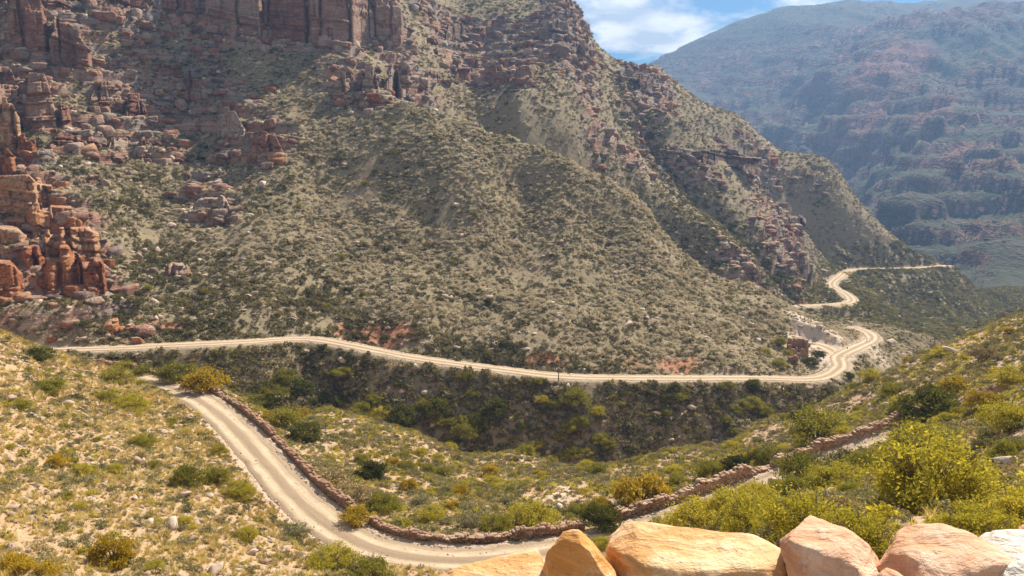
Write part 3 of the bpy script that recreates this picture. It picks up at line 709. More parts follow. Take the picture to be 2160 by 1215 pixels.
def scatter(name, label, meshes, x, y, z, size, hscale=None, tilt=0.25, sink=0.05):
    """one mass of uncountable small things: points with instances, kind = stuff"""
    n = len(x)
    me = bpy.data.meshes.new(name); me.vertices.add(n)
    me.vertices.foreach_set('co', np.stack([x, y, z - sink * size], -1).astype(np.float32).ravel())
    hs = np.ones(n) if hscale is None else hscale
    for nm, typ, arr, key in (('size', 'FLOAT_VECTOR', np.stack([size, size, size * hs], -1), 'vector'),
                              ('turn', 'FLOAT_VECTOR', np.stack([rng.normal(0, tilt * .5, n), rng.normal(0, tilt * .5, n), rng.uniform(0, 6.28, n)], -1), 'vector'),
                              ('pick', 'INT', rng.integers(0, len(meshes), n), 'value')):
        a = me.attributes.new(nm, typ, 'POINT'); a.data.foreach_set(key, arr.astype(np.int32 if typ == 'INT' else np.float32).ravel())
    o = bpy.data.objects.new(name, me); link(o); tag(o, label, None, None, 'stuff')
    c = bpy.data.collections.new(name + '_kinds')
    for i, m in enumerate(meshes):
        c.objects.link(bpy.data.objects.new('%s_kind_%02d' % (name, i), m))
    ng = bpy.data.node_groups.new(name, 'GeometryNodeTree')
    ng.interface.new_socket('Geometry', in_out='INPUT', socket_type='NodeSocketGeometry'); ng.interface.new_socket('Geometry', in_out='OUTPUT', socket_type='NodeSocketGeometry')
    gi = ng.nodes.new('NodeGroupInput'); go = ng.nodes.new('NodeGroupOutput')
    ip = ng.nodes.new('GeometryNodeInstanceOnPoints'); ci = ng.nodes.new('GeometryNodeCollectionInfo')
    ci.inputs['Collection'].default_value = c; ci.inputs['Separate Children'].default_value = True; ci.inputs['Reset Children'].default_value = True
    def na(nm, typ):
        k = ng.nodes.new('GeometryNodeInputNamedAttribute'); k.data_type = typ; k.inputs[0].default_value = nm; return k.outputs[0]
    L = ng.links
    L.new(gi.outputs[0], ip.inputs['Points']); L.new(ci.outputs[0], ip.inputs['Instance']); ip.inputs['Pick Instance'].default_value = True
    L.new(na('pick', 'INT'), ip.inputs['Instance Index']); L.new(na('size', 'FLOAT_VECTOR'), ip.inputs['Scale'])
    er = ng.nodes.new('FunctionNodeEulerToRotation'); L.new(na('turn', 'FLOAT_VECTOR'), er.inputs[0]); L.new(er.outputs[0], ip.inputs['Rotation'])
    L.new(ip.outputs[0], go.inputs[0])
    md = o.modifiers.new('spread', 'NODES'); md.node_group = ng
    return o
# ------------------------------------------------------------------ crags: stacked sandstone blocks
# each: label, list of (px0, px1, base y left, base y right, top y left, top y right, block width px, block height px)
CRAGS = [
 ('big red layered sandstone crag at the left edge above the upper road', [(-40,55,650,640,560,575,38,30),(50,100,605,600,545,540,30,22),(98,165,628,622,548,545,42,26),(160,228,622,628,560,566,30,20),
    (95,215,562,556,505,498,34,20),(-30,62,556,550,478,482,36,24),(60,185,505,500,438,446,36,20),(-30,92,474,466,400,392,40,22),(60,150,438,430,388,398,34,18)]),
 ('orange rock tower standing on top of the big left crag', [(-40,42,402,396,330,322,30,24),(-40,50,338,330,242,236,34,28),(20,80,346,340,300,296,26,22)]),
 ('tall pale orange pinnacles at the left edge below the skyline cliffs', [(52,128,292,280,176,180,30,30),(-30,58,240,232,150,146,34,28),(128,160,300,290,225,230,26,24)]),
 ('shaded grey sandstone buttress in the top left corner', [(20,106,128,120,14,20,40,34),(-40,24,46,40,-50,-46,30,28),(-40,54,118,112,40,44,34,30),(108,196,140,150,54,96,36,26)]),
 ('low broken ledges along the top edge of the left slope', [(60,200,30,26,-24,-26,38,20),(200,330,34,40,-16,-10,40,18),(330,432,72,78,-8,-4,36,24)]),
 ('short red outcrop left of the straight spur, above the ledges', [(186,262,232,228,182,178,34,18),(262,318,268,262,212,206,26,18)]),
 ('row of pale blocks crossing the upper left slope', [(300,452,214,206,168,160,34,16),(320,402,182,176,146,142,30,14),(388,442,224,216,164,158,26,18)]),
 ('long flat bedded ledge low on the left slope', [(100,222,322,316,284,282,40,13),(222,292,334,328,300,296,34,14)]),
 ('blocky ledge with square orange faces in the middle of the left slope', [(284,366,348,342,298,306,32,17)]),
 ('stepped outcrop at the left edge of the scrub fan', [(458,522,296,290,240,236,30,18),(518,606,352,346,278,296,30,18)]),
 ('single square outcrop in scrub right of the rock tower', [(150,222,396,392,372,374,22,12)]),
 ('lonely outcrop with a rounded cap at the left foot of the fan', [(395,495,468,462,420,426,26,15)]),
 ('narrow rib of small blocks in the dark scrub above the upper road', [(345,410,594,590,566,564,16,9)]),
 ('broken red rocks in the cutting beside the upper road', [(100,200,716,718,690,686,26,14),(200,330,722,720,688,692,26,14)]),
 ('high red cliff with vertical clefts at the top of the slope', [(438,556,80,82,-70,-74,44,30),(560,650,98,100,-70,-60,46,32),(652,742,102,98,-50,-6,44,30)]),
 ('slanting red buttress right of the high cliff', [(740,792,104,92,0,4,26,28),(792,852,96,90,-14,6,30,26)]),
 ('red rock band at the apex of the scrub fan', [(698,762,204,198,160,156,30,18),(758,802,216,210,150,148,26,20),(798,856,208,198,150,148,28,20)]),
 ('chain of squat red blocks right of the apex band', [(852,876,188,184,150,148,24,18),(884,936,178,174,150,148,26,15),(958,1002,174,172,142,140,24,16),(1002,1078,180,176,144,148,28,16),(1084,1128,178,172,138,140,24,20)]),
 ('dark cliff bands below the flat skyline ridge', [(940,1002,88,84,54,50,30,17),(1028,1112,74,70,38,42,32,16),(1108,1216,84,80,46,50,36,18),(1150,1236,112,112,88,92,34,14)]),
 ('grey cliff nose at the end of the skyline ridge', [(1160,1222,54,56,22,30,30,16)]),
 ('small cliff on the skyline beside the gap of sky', [(1330,1384,190,192,160,164,20,10)]),
 ('red ledge on the middle spur below the crest', [(1390,1452,352,348,312,316,26,14),(1458,1606,348,342,314,318,32,13)]),
 ('dark ledge near the crest of the farthest spur', [(1690,1750,420,414,392,396,20,9),(1636,1700,482,476,458,460,22,9)]),
]
def rock_face(strip, root, c0, mat, seed, bold=False):
    """one continuous fractured face: irregular beds broken into blocks, open joints and clefts, a ledge on top"""
    a, b, bl, br, tl, tr, bw, bh = strip; r = np.random.default_rng(seed)
    pxs = np.linspace(a, b, 7); H = np.array([hit(p, bl + (br - bl) * (p - a) / (b - a)) for p in pxs])
    med = np.median(H[:, 1]); H = np.array([q if abs(q[1] - med) < .05 * med else P3(p, bl + (br - bl) * (p - a) / (b - a), med) for p, q in zip(pxs, H)])
    L = np.concatenate([[0], np.cumsum(np.linalg.norm(np.diff(H[:, :2], axis=0), axis=1))]); s_ = H[:, 1].mean() / F
    st = .26 if H[:, 1].mean() < 340 else .42; nx = max(int(L[-1] / st), 8); xs = np.linspace(0, L[-1], nx)
    bx, by, bz = (np.interp(xs, L, H[:, k]) for k in range(3))
    hgt = (np.interp(xs, [0, L[-1]], [bl - tl, br - tr])) * s_ * 1.02
    wd = np.cumsum(r.choice([.5, .8, 1.2, 2.0], 400) * bw * s_ * .7); seg = np.searchsorted(wd, xs); hgt = hgt * (1 + .22 * r.normal(size=500)[seg]).clip(.6, 1.2)
    ed = np.minimum(xs, L[-1] - xs) / L[-1]; hgt = hgt * ((.75 + .25 * sstep(0, .2, ed)) * 1.08 if bold else .3 + .7 * sstep(0, .3, ed))
    hm = hgt.max() + 1.6; nz_ = max(int(hm / st), 6); hs = np.linspace(0, hm, nz_)
    X, Hh = np.meshgrid(xs, hs); dip = r.uniform(.08, .2)
    hb = Hh + dip * X + .35 * fbm(X / 6, Hh / 9, 2, seed) + .25 * r.normal(size=500)[np.searchsorted(wd, X)]
    th = np.cumsum(np.concatenate([[0.0], r.choice([.35, .6, .9, 1.5, 2.6], 200) * bh * s_ * .55])); bed = np.searchsorted(th, hb.ravel()).reshape(X.shape)
    fb = np.minimum(hb - th[bed - 1], th[np.minimum(bed, 200)] - hb)
    proud = r.normal(0, .62, 220)[bed]; fx = np.full(X.shape, 9.0); blk = np.zeros(X.shape)
    for k in np.unique(bed):
        m = bed == k; w = np.cumsum(np.concatenate([[-2.0], r.choice([.4, .7, 1.1, 1.9, 3.0], 160) * bw * s_ * .5])); i = np.searchsorted(w, X[m] + .4 * fbm(Hh[m] / 2, X[m] / 5, 2, seed + 3))
        fx[m] = np.minimum(X[m] - w[i - 1], w[np.minimum(i, 160)] - X[m]); blk[m] = r.normal(0, .42, 170)[i]
    cl = r.uniform(0, L[-1], max(int(L[-1] / 15), 1)); cd = np.min(np.abs(X[..., None] + .8 * fbm(Hh / 4, X / 9, 2, seed + 7)[..., None] - cl), -1)
    g = np.minimum(fb * 1.2, fx)
    p = .9 * s_ * bw / 5 * (proud + blk) + 1.1 * fbm(X / 7, Hh / 12, 3, seed + 1) - .55 * (1 - sstep(.0, .30, g)) - 2.0 * (1 - sstep(.1, .8, cd)) + .30 * fbm(X / 1.6, Hh / 1.1, 3, seed + 5, ridged=True)
    lean = Hh * (r.uniform(.08, .2) if bold else r.uniform(.3, .55)) + .5 * np.floor(hb / (bh * s_ * 1.6)) * .5
    over = np.maximum(Hh - hgt[None] - 1.0, 0)               # above the broken top the face turns back into a ledge
    Z = bz[None] - 1.0 + np.minimum(Hh, hgt[None] + 1.0); YB = lean - p + over * 3.2 + .8
    endf = np.maximum(1.2 - np.minimum(xs, L[-1] - xs), 0) * 2.4   # the ends wrap back into the hill
    YB = YB + endf[None]
    dirx = bx / by; V = np.stack([bx[None] + dirx[None] * YB + r.normal(0, .03, X.shape), by[None] + YB, Z + r.normal(0, .03, X.shape)], -1)
    back = V[-1].copy(); back[:, 1] += 7; back[:, 0] += dirx * 7; back[:, 2] -= .6; V = np.concatenate([V, back[None]], 0) - np.array(c0)
    h, w = V.shape[:2]; i = np.arange(h * w).reshape(h, w)
    o = bpy.data.objects.new('rock_face', mesh_np('rock_face', V.reshape(-1, 3), np.stack([i[:-1, :-1], i[:-1, 1:], i[1:, 1:], i[1:, :-1]], -1).reshape(-1, 4), mat, False)); link(o, root)
for ci_, (label, strips) in enumerate(CRAGS):
    c0 = hit((strips[0][0] + strips[0][1]) / 2, strips[0][2])
    root = empty('rock_outcrop', tuple(c0)); tag(root, label, 'rock outcrop')
    orange = ci_ in (0, 1, 13); farr = ci_ >= 18
    for k_, (a, b, bl, br, tl, tr, bw, bh) in enumerate(strips):
        rock_face(strips[k_], root, c0, F_crag2 if orange else F_crag3 if farr else F_crag, 1000 + ci_ * 20 + k_, ci_ in (0, 1, 3, 14, 15))
        px = a
        while px < b:                                            # loose blocks at the foot and on the ledges
            wpx = bw * random.choice((.25, .4, .6, .9)); f = min(max((px + wpx / 2 - a) / (b - a), 0), 1)
            by = bl + (br - bl) * f; p = hit(px + wpx / 2, by + random.uniform(-4, 9)); s = p[1] / F; wx = wpx * s
            if random.random() < .55:
                hh = wx * random.uniform(.5, 1.0)
                o = bpy.data.objects.new('block', random.choice(BLOCKS_OR if orange else BLOCKS_FAR if farr else BLOCKS)); link(o, root)
                o.location = Vector((p[0], p[1] + .3 * wx, p[2] + hh * .2)) - Vector(tuple(c0)); o.scale = (wx * .5, wx * random.uniform(.4, .6), hh * .5)
                o.rotation_euler = (random.uniform(-.2, .2), random.uniform(-.2, .2), random.uniform(0, 6.28))
            px += wpx * random.uniform(.9, 1.6)

# ------------------------------------------------------------------ boulders
def put_boulder(px, py, wpx, label, group=None, ratio=.75, mat_mesh=None, sink=.3):
    p = hit(px, py); w = wpx * p[1] / F * .5
    o = bpy.data.objects.new('boulder', mat_mesh or random.choice(BOULDERS)); link(o)
    o.location = (p[0], p[1] + w * .3, p[2] + w * ratio * (1 - 2 * sink) * .6)
    o.scale = (w, w * random.uniform(.8, 1.1), w * ratio / .68); o.rotation_euler = (random.uniform(-.25, .25), random.uniform(-.25, .25), random.uniform(0, 6.28))
    tag(o, label, 'boulder', group); return o
for a in [
 (25,1080,54,'brown boulder with a pale top at the left edge of the near hillside'),
 (280,1110,30,'squarish boulder, left end of the short row on the near left hillside'),
 (310,1108,36,'long pale boulder in the middle of the short row on the left hillside'),
 (362,1115,48,'largest rugged boulder, right end of the short row on the left hillside'),
 (452,1212,62,'dark peaked boulder at the bottom edge left of the road'),
 (405,1140,32,'rounded boulder in the grass below the short boulder row'),
 (286,978,46,'pale rounded boulder in straw grass left of the road bend'),
 (386,1048,32,'dark-sided boulder with a white top under the two roadside bushes'),
 (215,1028,28,'small white boulder on the left hillside above the boulder row'),
 (372,952,24,'leaning flat boulder beside the left verge of the road'),
 (340,915,30,'white boulder among bright bushes left of the road'),
 (180,895,28,'white flat boulder halfway up the left hillside'),
 (140,855,34,'broken white boulder on the left hillside below the green bushes'),
 (20,845,44,'pale boulder at the left edge of the upper hillside'),
 (530,1170,34,'boulder in the rubble bank at the inner side of the road'),
 (560,1190,28,'rounded boulder at the foot of the rubble bank'),
 (600,1160,26,'flat boulder crowning the rubble bank by the road'),
 (1325,690,36,'big pink boulder alone on the open scrub slope above the upper road'),
 (1285,655,18,'small pink boulder left of and above the lone big one'),
 (240,518,22,'white slab in the dark scrub right of the left crag'),
 (378,588,24,'reddish boulder at the end of the narrow block rib'),
 (325,640,28,'broken pale boulder above the upper road in dark scrub'),
 (826,612,16,'pale boulder with a shadowed side at the foot of the grey fan'),
 (1332,775,12,'upright pale slab at the edge of the upper road'),
 (1545,745,24,'red-brown boulder above the straight piece of the upper road'),
 (1560,740,20,'red-brown boulder touching the larger one above the straight road'),
 (1892,706,9,'white boulder on the slope below the far road bend'),
 (1524,540,12,'pale boulder in the blue shade of the middle gully'),
 (960,1136,26,'orange capstone left of the largest on the parapet at the road bend'),
 (975,1135,30,'largest orange capstone on the parapet at the road bend'),
 (935,1136,24,'pale round capstone at the left end of the capped parapet'),
 (1000,1134,22,'brown capstone right of the largest on the parapet'),
 (1020,1134,20,'flat capstone on the parapet above the bottom of the bend'),
 (1132,1136,26,'tall pale boulder built into the parapet left of the front rocks'),
 (1218,1120,34,'dark red boulder in the parapet beside the dark green bush'),
 (1260,1122,18,'upright boulder at the end of the right-hand parapet'),
 (1512,1000,30,'orange flat boulder lying on the right-hand parapet'),
 (1510,935,30,'pale boulder group on the crest between the bushes, right of the gully'),
 (1880,730,44,'pale long boulder on the crest of the right hillside'),
 (2010,745,40,'pale slab boulder on the upper right hillside'),
 (2075,1000,26,'white boulder among twigs on the right slope'),
 (2120,985,70,'pink sloping boulder at the right edge behind the yellow bushes'),
 (1180,1075,36,'pale flat boulder in the gully above the parapet'),
 ]: put_boulder(*a)

# ------------------------------------------------------------------ foreground rocks at the viewpoint
def front_rock_material(name, a, b, c, pale):
    t = NT(name); v = t.coord('Object')
    mp = t.n.new('ShaderNodeMapping'); t.l.new(v, mp.inputs[0]); mp.inputs['Scale'].default_value = (3, 6, 11); mp.inputs['Rotation'].default_value = (.3, .5, .2)
    b1 = t.noise(mp.outputs[0], 1.0, 6, .62, .8); n = t.noise(v, 3.2, 5, .6); f = t.noise(v, 60, 4, .7); sp = t.noise(v, 16, 4, .65)
    col = t.ramp(t.math('ADD', t.math('MULTIPLY', b1, .55), t.math('MULTIPLY', n, .45)), [(.30, a), (.46, b), (.56, c), (.72, pale)])
    col = t.mix(t.math('MULTIPLY', t.ramp(sp, [(.55, 0.0), (.68, 1.0)]), .45), col, pale)
    col = t.mix(t.math('MULTIPLY', t.ramp(f, [(.3, 1.0), (.42, 0.0)]), .3), col, (0.16,0.10,0.07))
    col = t.mix(t.math('MULTIPLY', t.ramp(t.noise(v, 9, 6, .75), [(.54, 0.0), (.66, 1.0)]), .5), col, a)
    col = t.mix(t.math('MULTIPLY', t.ramp(t.noise(v, 26, 3, .6), [(.62, 0.0), (.70, 1.0)]), .45), col, (0.26,0.20,0.15))
    cr = t.n.new('ShaderNodeTexVoronoi'); cr.feature = 'DISTANCE_TO_EDGE'; t.l.new(t.mix(.25, v, t.n.new('ShaderNodeTexNoise').outputs['Color'], 'ADD'), cr.inputs['Vector']); cr.inputs['Scale'].default_value = 4.3
    crk = t.math('MULTIPLY', t.ramp(cr.outputs['Distance'], [(.0, 1.0), (.010, 0.0)]), t.ramp(t.noise(v, 5.2, 3), [(.50, 0.0), (.62, 1.0)]))
    h = t.math('ADD', t.math('ADD', t.math('MULTIPLY', b1, .8), t.math('MULTIPLY', f, .10)), t.math('SUBTRACT', t.math('MULTIPLY', sp, .35), 0.0))
    return t.diffuse(col, .85, t.bump(h, 1.0, .04), .2)
FR_OR = front_rock_material('orange_sandstone', (0.42,0.18,0.06), (0.58,0.32,0.13), (0.69,0.47,0.26), (0.78,0.63,0.44))
FR_DO = front_rock_material('deep_orange_sandstone', (0.40,0.15,0.04), (0.58,0.26,0.07), (0.68,0.38,0.15), (0.78,0.60,0.42))
FR_PK = front_rock_material('pink_sandstone', (0.40,0.17,0.09), (0.56,0.30,0.17), (0.66,0.42,0.28), (0.76,0.59,0.45))
FR_WH = front_rock_material('white_quartzite', (0.50,0.38,0.28), (0.68,0.60,0.50), (0.76,0.72,0.64), (0.82,0.80,0.74))
def front_rock(name, outline, dist, faces, mat, label, depth=.32, seed=1, k=14, rough=.028):
    """rounded polyhedron: side planes from the outline, extra facets given in the frame (right, up, toward viewer)"""
    O = np.array(outline, float); cpx, cpy = O.mean(0); x, y, z = ray(cpx, cpy)
    v = np.array([x, y, z]); v /= np.linalg.norm(v); R = np.array([1.0, 0, 0]); R = R - v * (R @ v); R /= np.linalg.norm(R); Up = np.cross(R, v)
    cen = v * dist; sc = dist / F / (1 / np.linalg.norm([x, y, z])) ; sc = dist / F / math.sqrt(((cpx - 1080) / F) ** 2 + ((607.5 - cpy) / F) ** 2 + 1)
    sc = dist / (F * math.sqrt(((cpx - 1080) / F) ** 2 + ((607.5 - cpy) / F) ** 2 + 1)); 
    Q = (O - [cpx, cpy]) * np.array([1, -1]) * sc
    pl = []
    for i in range(len(Q)):
        a, b = Q[i], Q[(i + 1) % len(Q)]; e = b - a; nn = np.array([-e[1], e[0]]); nn /= np.linalg.norm(nn) + 1e-9
        o = nn @ a
        if o < 0: nn, o = -nn, -o
        tl = .10 * math.sin(i * 2.4 + seed); nv = np.array([nn[0], nn[1], tl]); ln = np.linalg.norm(nv)
        pl.append((nv / ln, max(o, .02) / ln * 1.0))
    pl += [(np.array([0, .1, -1.0]), depth * .9)]
    for (fx, fy, fz, o) in faces:
        nv = np.array([fx, fy, fz], float); nv /= np.linalg.norm(nv); pl.append((nv, o))
    D, Fq = _ICO[6]
    inv = np.zeros(len(D))
    for nv, o in pl: inv += np.maximum(D @ nv / o, 0) ** k
    r = inv ** (-1.0 / k); r = np.minimum(r, depth * 3)
    rr_ = np.random.default_rng(seed + 50)
    for q in range(70):   # broken facets
        nv = rvec(1, rr_)[0]; sup = (D * r[:, None] @ nv).max() * rr_.uniform(.86, .985)
        c_ = D @ nv; r = np.where(c_ * r > sup, sup / np.maximum(c_, 1e-3) * .93 + r * .07, r)
    V = D * r[:, None]; st_ = perlin(V[:, 0] * 2, V[:, 1] * 22 + V[:, 2] * 9, seed + 4)
    V = V * (1 + .012 * np.tanh(st_ * 4))[:, None]; V = V * (1 + rough * (noise3(V, 7, seed) + .6 * noise3(V, 17, seed + 3) + .35 * noise3(V, 40, seed + 5)) * 2.2)[:, None]
    W = V[:, :1] * R + V[:, 1:2] * Up - V[:, 2:3] * v
    o = bpy.data.objects.new(name, mesh_np(name, W, Fq, mat)); link(o); o.location = cen
    tag(o, label, 'rock'); return o
front_rock('rock', [(1143,1186),(1192,1112),(1207,1107),(1262,1158),(1300,1208),(1330,1290),(1230,1330),(1160,1270)], 3.0, [(-.35,-.15,.92,.046),(.7,.65,.3,.094)], FR_DO, 'orange wedge-shaped rock standing on its point in the foreground', .2, 3, 26)
front_rock('rock', [(1272,1160),(1298,1118),(1335,1097),(1420,1106),(1560,1118),(1640,1128),(1668,1165),(1680,1330),(1330,1340),(1285,1230)], 3.1, [(.05,.84,.54,.085),(-.75,.1,.65,.235),(.1,.3,1,.19)], FR_OR, 'broad flat-topped orange slab in the centre foreground', .34, 5, 18)
front_rock('rock', [(1652,1130),(1662,1088),(1690,1078),(1760,1096),(1812,1128),(1846,1180),(1870,1260),(1850,1330),(1700,1340),(1665,1230)], 2.9, [(.1,.86,.5,.125),(-.1,.15,1,.2)], FR_PK, 'rounded pinkish boulder between the flat slab and the domed rock', .24, 8, 14)
front_rock('rock', [(1846,1190),(1882,1156),(1920,1112),(1965,1097),(2030,1112),(2085,1150),(2150,1215),(2190,1300),(2020,1360),(1860,1310)], 2.9, [(.1,.8,.6,.135),(-.7,.2,.7,.25),(.1,.2,1,.22)], FR_PK, 'large domed pink rock at the lower right', .32, 11, 14)
front_rock('rock', [(2058,1150),(2085,1122),(2150,1115),(2240,1122),(2300,1160),(2290,1250),(2170,1270),(2100,1215)], 3.3, [(.1,.8,.6,.07),(-.2,-.3,1,.16)], FR_WH, 'white quartz rock at the right edge of the foreground', .26, 14, 16)
front_rock('rock', [(2118,1212),(2160,1186),(2240,1180),(2290,1260),(2200,1320),(2120,1290)], 2.75, [(0,.6,.8,.06)], FR_WH, 'small grey-white rock in the lower right corner', .14, 17, 12)
front_rock('rock', [(880,1232),(960,1200),(1060,1172),(1150,1156),(1190,1180),(1190,1330),(1000,1370),(880,1300)], 3.15, [(0,.75,.66,.075),(.1,-.2,1,.2)], FR_OR, 'low pale orange ledge left of the wedge-shaped rock', .28, 20, 14)
front_rock('rock', [(1640,1190),(1668,1176),(1690,1190),(1700,1250),(1660,1280),(1636,1240)], 3.05, [(0,.6,.8,.035)], FR_WH, 'small pale stone wedged between the slab and the rounded boulder', .09, 23, 12)
front_rock('rock', [(1836,1224),(1862,1198),(1890,1196),(1925,1222),(1940,1290),(1880,1330),(1836,1290)], 2.62, [(0,.6,.8,.05)], FR_PK, 'small pink rock in front of the domed rock at the bottom edge', .11, 26, 9)
front_rock('rock', [(2146,1122),(2165,1106),(2230,1100),(2260,1150),(2190,1180)], 3.6, [(0,.6,.8,.06)], FR_PK, 'pink rock corner behind the white rock at the right edge', .15, 29, 12)

# ------------------------------------------------------------------ dry-stone parapets
def offset_line(line, off):
    T = np.gradient(line[:, :2], axis=0); T /= np.linalg.norm(T, axis=1, keepdims=True) + 1e-9
    L = line.copy(); L[:, 0] += T[:, 1] * off; L[:, 1] -= T[:, 0] * off; return L
WALL_STONES = [mesh_np('stone', *block(400 + i, rng.uniform(5, 10), .05, 2), M_wall, smooth=False) for i in range(10)]
wall_line = offset_line(ROAD_A, 3.5)
wpx, wpy = project(wall_line[:, 0], wall_line[:, 1], wall_line[:, 2])
def dry_wall(label, mask, height, courses):
    L = wall_line[mask]; seg = np.linalg.norm(np.diff(L, axis=0), axis=1); s = np.concatenate([[0], np.cumsum(seg)])
    T = np.gradient(L[:, :2], axis=0); T /= np.linalg.norm(T, axis=1, keepdims=True)
    items = []
    for row in (0, 1):
        for c in range(courses):
            t = random.uniform(0, .3)
            while t < s[-1]:
                ln = random.choice((.16, .22, .3, .42, .7)) * random.uniform(.8, 1.2)
                k = int(np.searchsorted(s, min(t + ln / 2, s[-1] - .01))); f = k
                p = np.array([np.interp(t + ln / 2, s, L[:, j]) for j in range(3)]); tt = T[min(k, len(T) - 1)]
                hloc = height * (1 + .3 * math.sin(t * .35) * math.sin(t * .13 + 1) + .30 * math.sin(t * 1.7) * math.sin(t * .61) - .5 * (math.sin(t * .23 + 2) > .93))
                ch = hloc / courses
                nn = np.array([-tt[1], tt[0]]); off = .18 if row == 0 else -.22
                pos = (p[0] + nn[0] * (off + random.uniform(-.06, .06)), p[1] + nn[1] * (off + random.uniform(-.06, .06)), p[2] - .15 + (c + .5) * ch + random.uniform(-.03, .03))
                items.append((pos, (ln * .5, .22, ch * .55 * random.choice((.6, .9, 1.2, 1.8))), math.atan2(tt[1], tt[0]) + random.uniform(-.2, .2), c))
                t += ln * .96
    items.sort(key=lambda it: (it[0][1] ** 2 + it[0][0] ** 2) + (900 if it[0] is None else 0))
    m = L[len(L) // 2]; root = empty('dry_stone_wall', tuple(m)); tag(root, label, 'wall')
    for it in items[:300]:
        o = bpy.data.objects.new('stone', random.choice(WALL_STONES)); link(o, root)
        o.location = Vector(it[0]) - Vector(tuple(m)); o.scale = it[1]; o.rotation_euler = (random.uniform(-.12, .12), random.uniform(-.12, .12), it[2])
    VV, FF, nb = [], [], 0
    for it in items[300:]:
        me = random.choice(WALL_STONES); a = np.empty(len(me.vertices) * 3, np.float32); me.vertices.foreach_get('co', a); a = a.reshape(-1, 3)
        f = np.empty(len(me.polygons) * 4, np.int32); me.polygons.foreach_get('vertices', f)
        M = np.array(Matrix.LocRotScale(Vector(it[0]) - Vector(tuple(m)), Euler((0, 0, it[2])), Vector(it[1])))
        VV.append(a @ M[:3, :3].T + M[:3, 3]); FF.append(f.reshape(-1, 4) + nb); nb += len(a)
    if VV:
        o = bpy.data.objects.new('farther_stones', mesh_np('farther_stones', np.concatenate(VV), np.concatenate(FF), M_wall, False)); link(o, root); o['kind'] = 'stuff'
dry_wall('long dry-stone parapet along the outer edge of the near road bend', (wpx < 1235) & (wpx > 190), .78, 5)
dry_wall('red dry-stone parapet climbing to the right behind the front rocks', (wpx >= 1255) & (wpx < 2000), 1.1, 6)

# ------------------------------------------------------------------ telegraph poles, marker posts, ruin
_t = NT('weathered_timber'); M_wood = _t.diffuse(_t.mix(_t.noise(_t.coord('Object', (8, 8, .6)), 3), (0.09,0.07,0.05), (0.22,0.18,0.14)), .9)
_t = NT('insulator_porcelain'); M_ins = _t.diffuse((0.72,0.70,0.66), .4)
_t = NT('rusty_iron'); M_iron = _t.diffuse((0.06,0.05,0.045), .8)
def prism(name, r0, r1, h, mat, seg=8, loc=(0, 0, 0), rot=(0, 0, 0), parent=None):
    bm = bmesh.new(); bmesh.ops.create_cone(bm, cap_ends=True, segments=seg, radius1=r0, radius2=r1, depth=h)
    for v in bm.verts: v.co.z += h / 2
    me = bpy.data.meshes.new(name); bm.to_mesh(me); bm.free(); me.materials.append(mat)
    o = bpy.data.objects.new(name, me); link(o, parent); o.location = loc; o.rotation_euler = rot; return o
def box(name, dim, mat, loc=(0, 0, 0), rot=(0, 0, 0), parent=None, bevel=.01):
    bm = bmesh.new(); bmesh.ops.create_cube(bm, size=1.0)
    for v in bm.verts: v.co = Vector((v.co.x * dim[0], v.co.y * dim[1], v.co.z * dim[2]))
    bmesh.ops.bevel(bm, geom=bm.edges[:], offset=bevel, segments=1, affect='EDGES')
    me = bpy.data.meshes.new(name); bm.to_mesh(me); bm.free(); me.materials.append(mat)
    o = bpy.data.objects.new(name, me); link(o, parent); o.location = loc; o.rotation_euler = rot; return o
for px, py, toppx, label in [(598,886,829,'telegraph pole with white insulators left of centre, behind the roadside bushes'),
                             (844,886,838,'telegraph pole in the middle of the green gully edge'),
                             (992,928,902,'small telegraph pole at the shady gully bottom, lowest of the line'),
                             (1178,803,775,'telegraph pole beside the upper road in the centre')]:
    p = hit(px, py); h = (py - toppx) * p[1] / F * 1.02
    root = empty('telegraph_pole', tuple(p), random.uniform(-.15, .15)); tag(root, label, 'pole', 'telegraph poles crossing the valley')
    prism('pole', .13, .09, h + .4, M_wood, 8, (0, 0, -.4), (0, 0, 0), root)
    arm = box('crossarm', (2.3, .12, .12), M_wood, (0, -.14, h - .35), (0, 0, 0), root)
    for k in (-1.0, -.5, .5, 1.0): prism('insulator', .075, .05, .2, M_ins, 8, (k, 0, .06), (0, 0, 0), arm)
for px, py, hp, label in [(1828,723,11,'dark marker post on the inner edge of the far road bend'), (1787,738,6,'short marker post by the mouth of the lay-by')]:
    p = hit(px, py); h = hp * p[1] / F
    root = empty('marker_post', tuple(p)); tag(root, label, 'post', 'posts by the far road')
    prism('post', .07, .06, h + .2, M_iron, 8, (0, 0, -.2), (0, 0, 0), root); box('marker_plate', (.30, .04, .42), M_iron, (0, -.08, h - .2), (0, 0, 0), root)
M_ruin = stone_material('ruin_stone', [(.2, (0.20,0.10,0.07)), (.5, (0.36,0.20,0.13)), (.8, (0.46,0.31,0.22))], 3, 1.3)
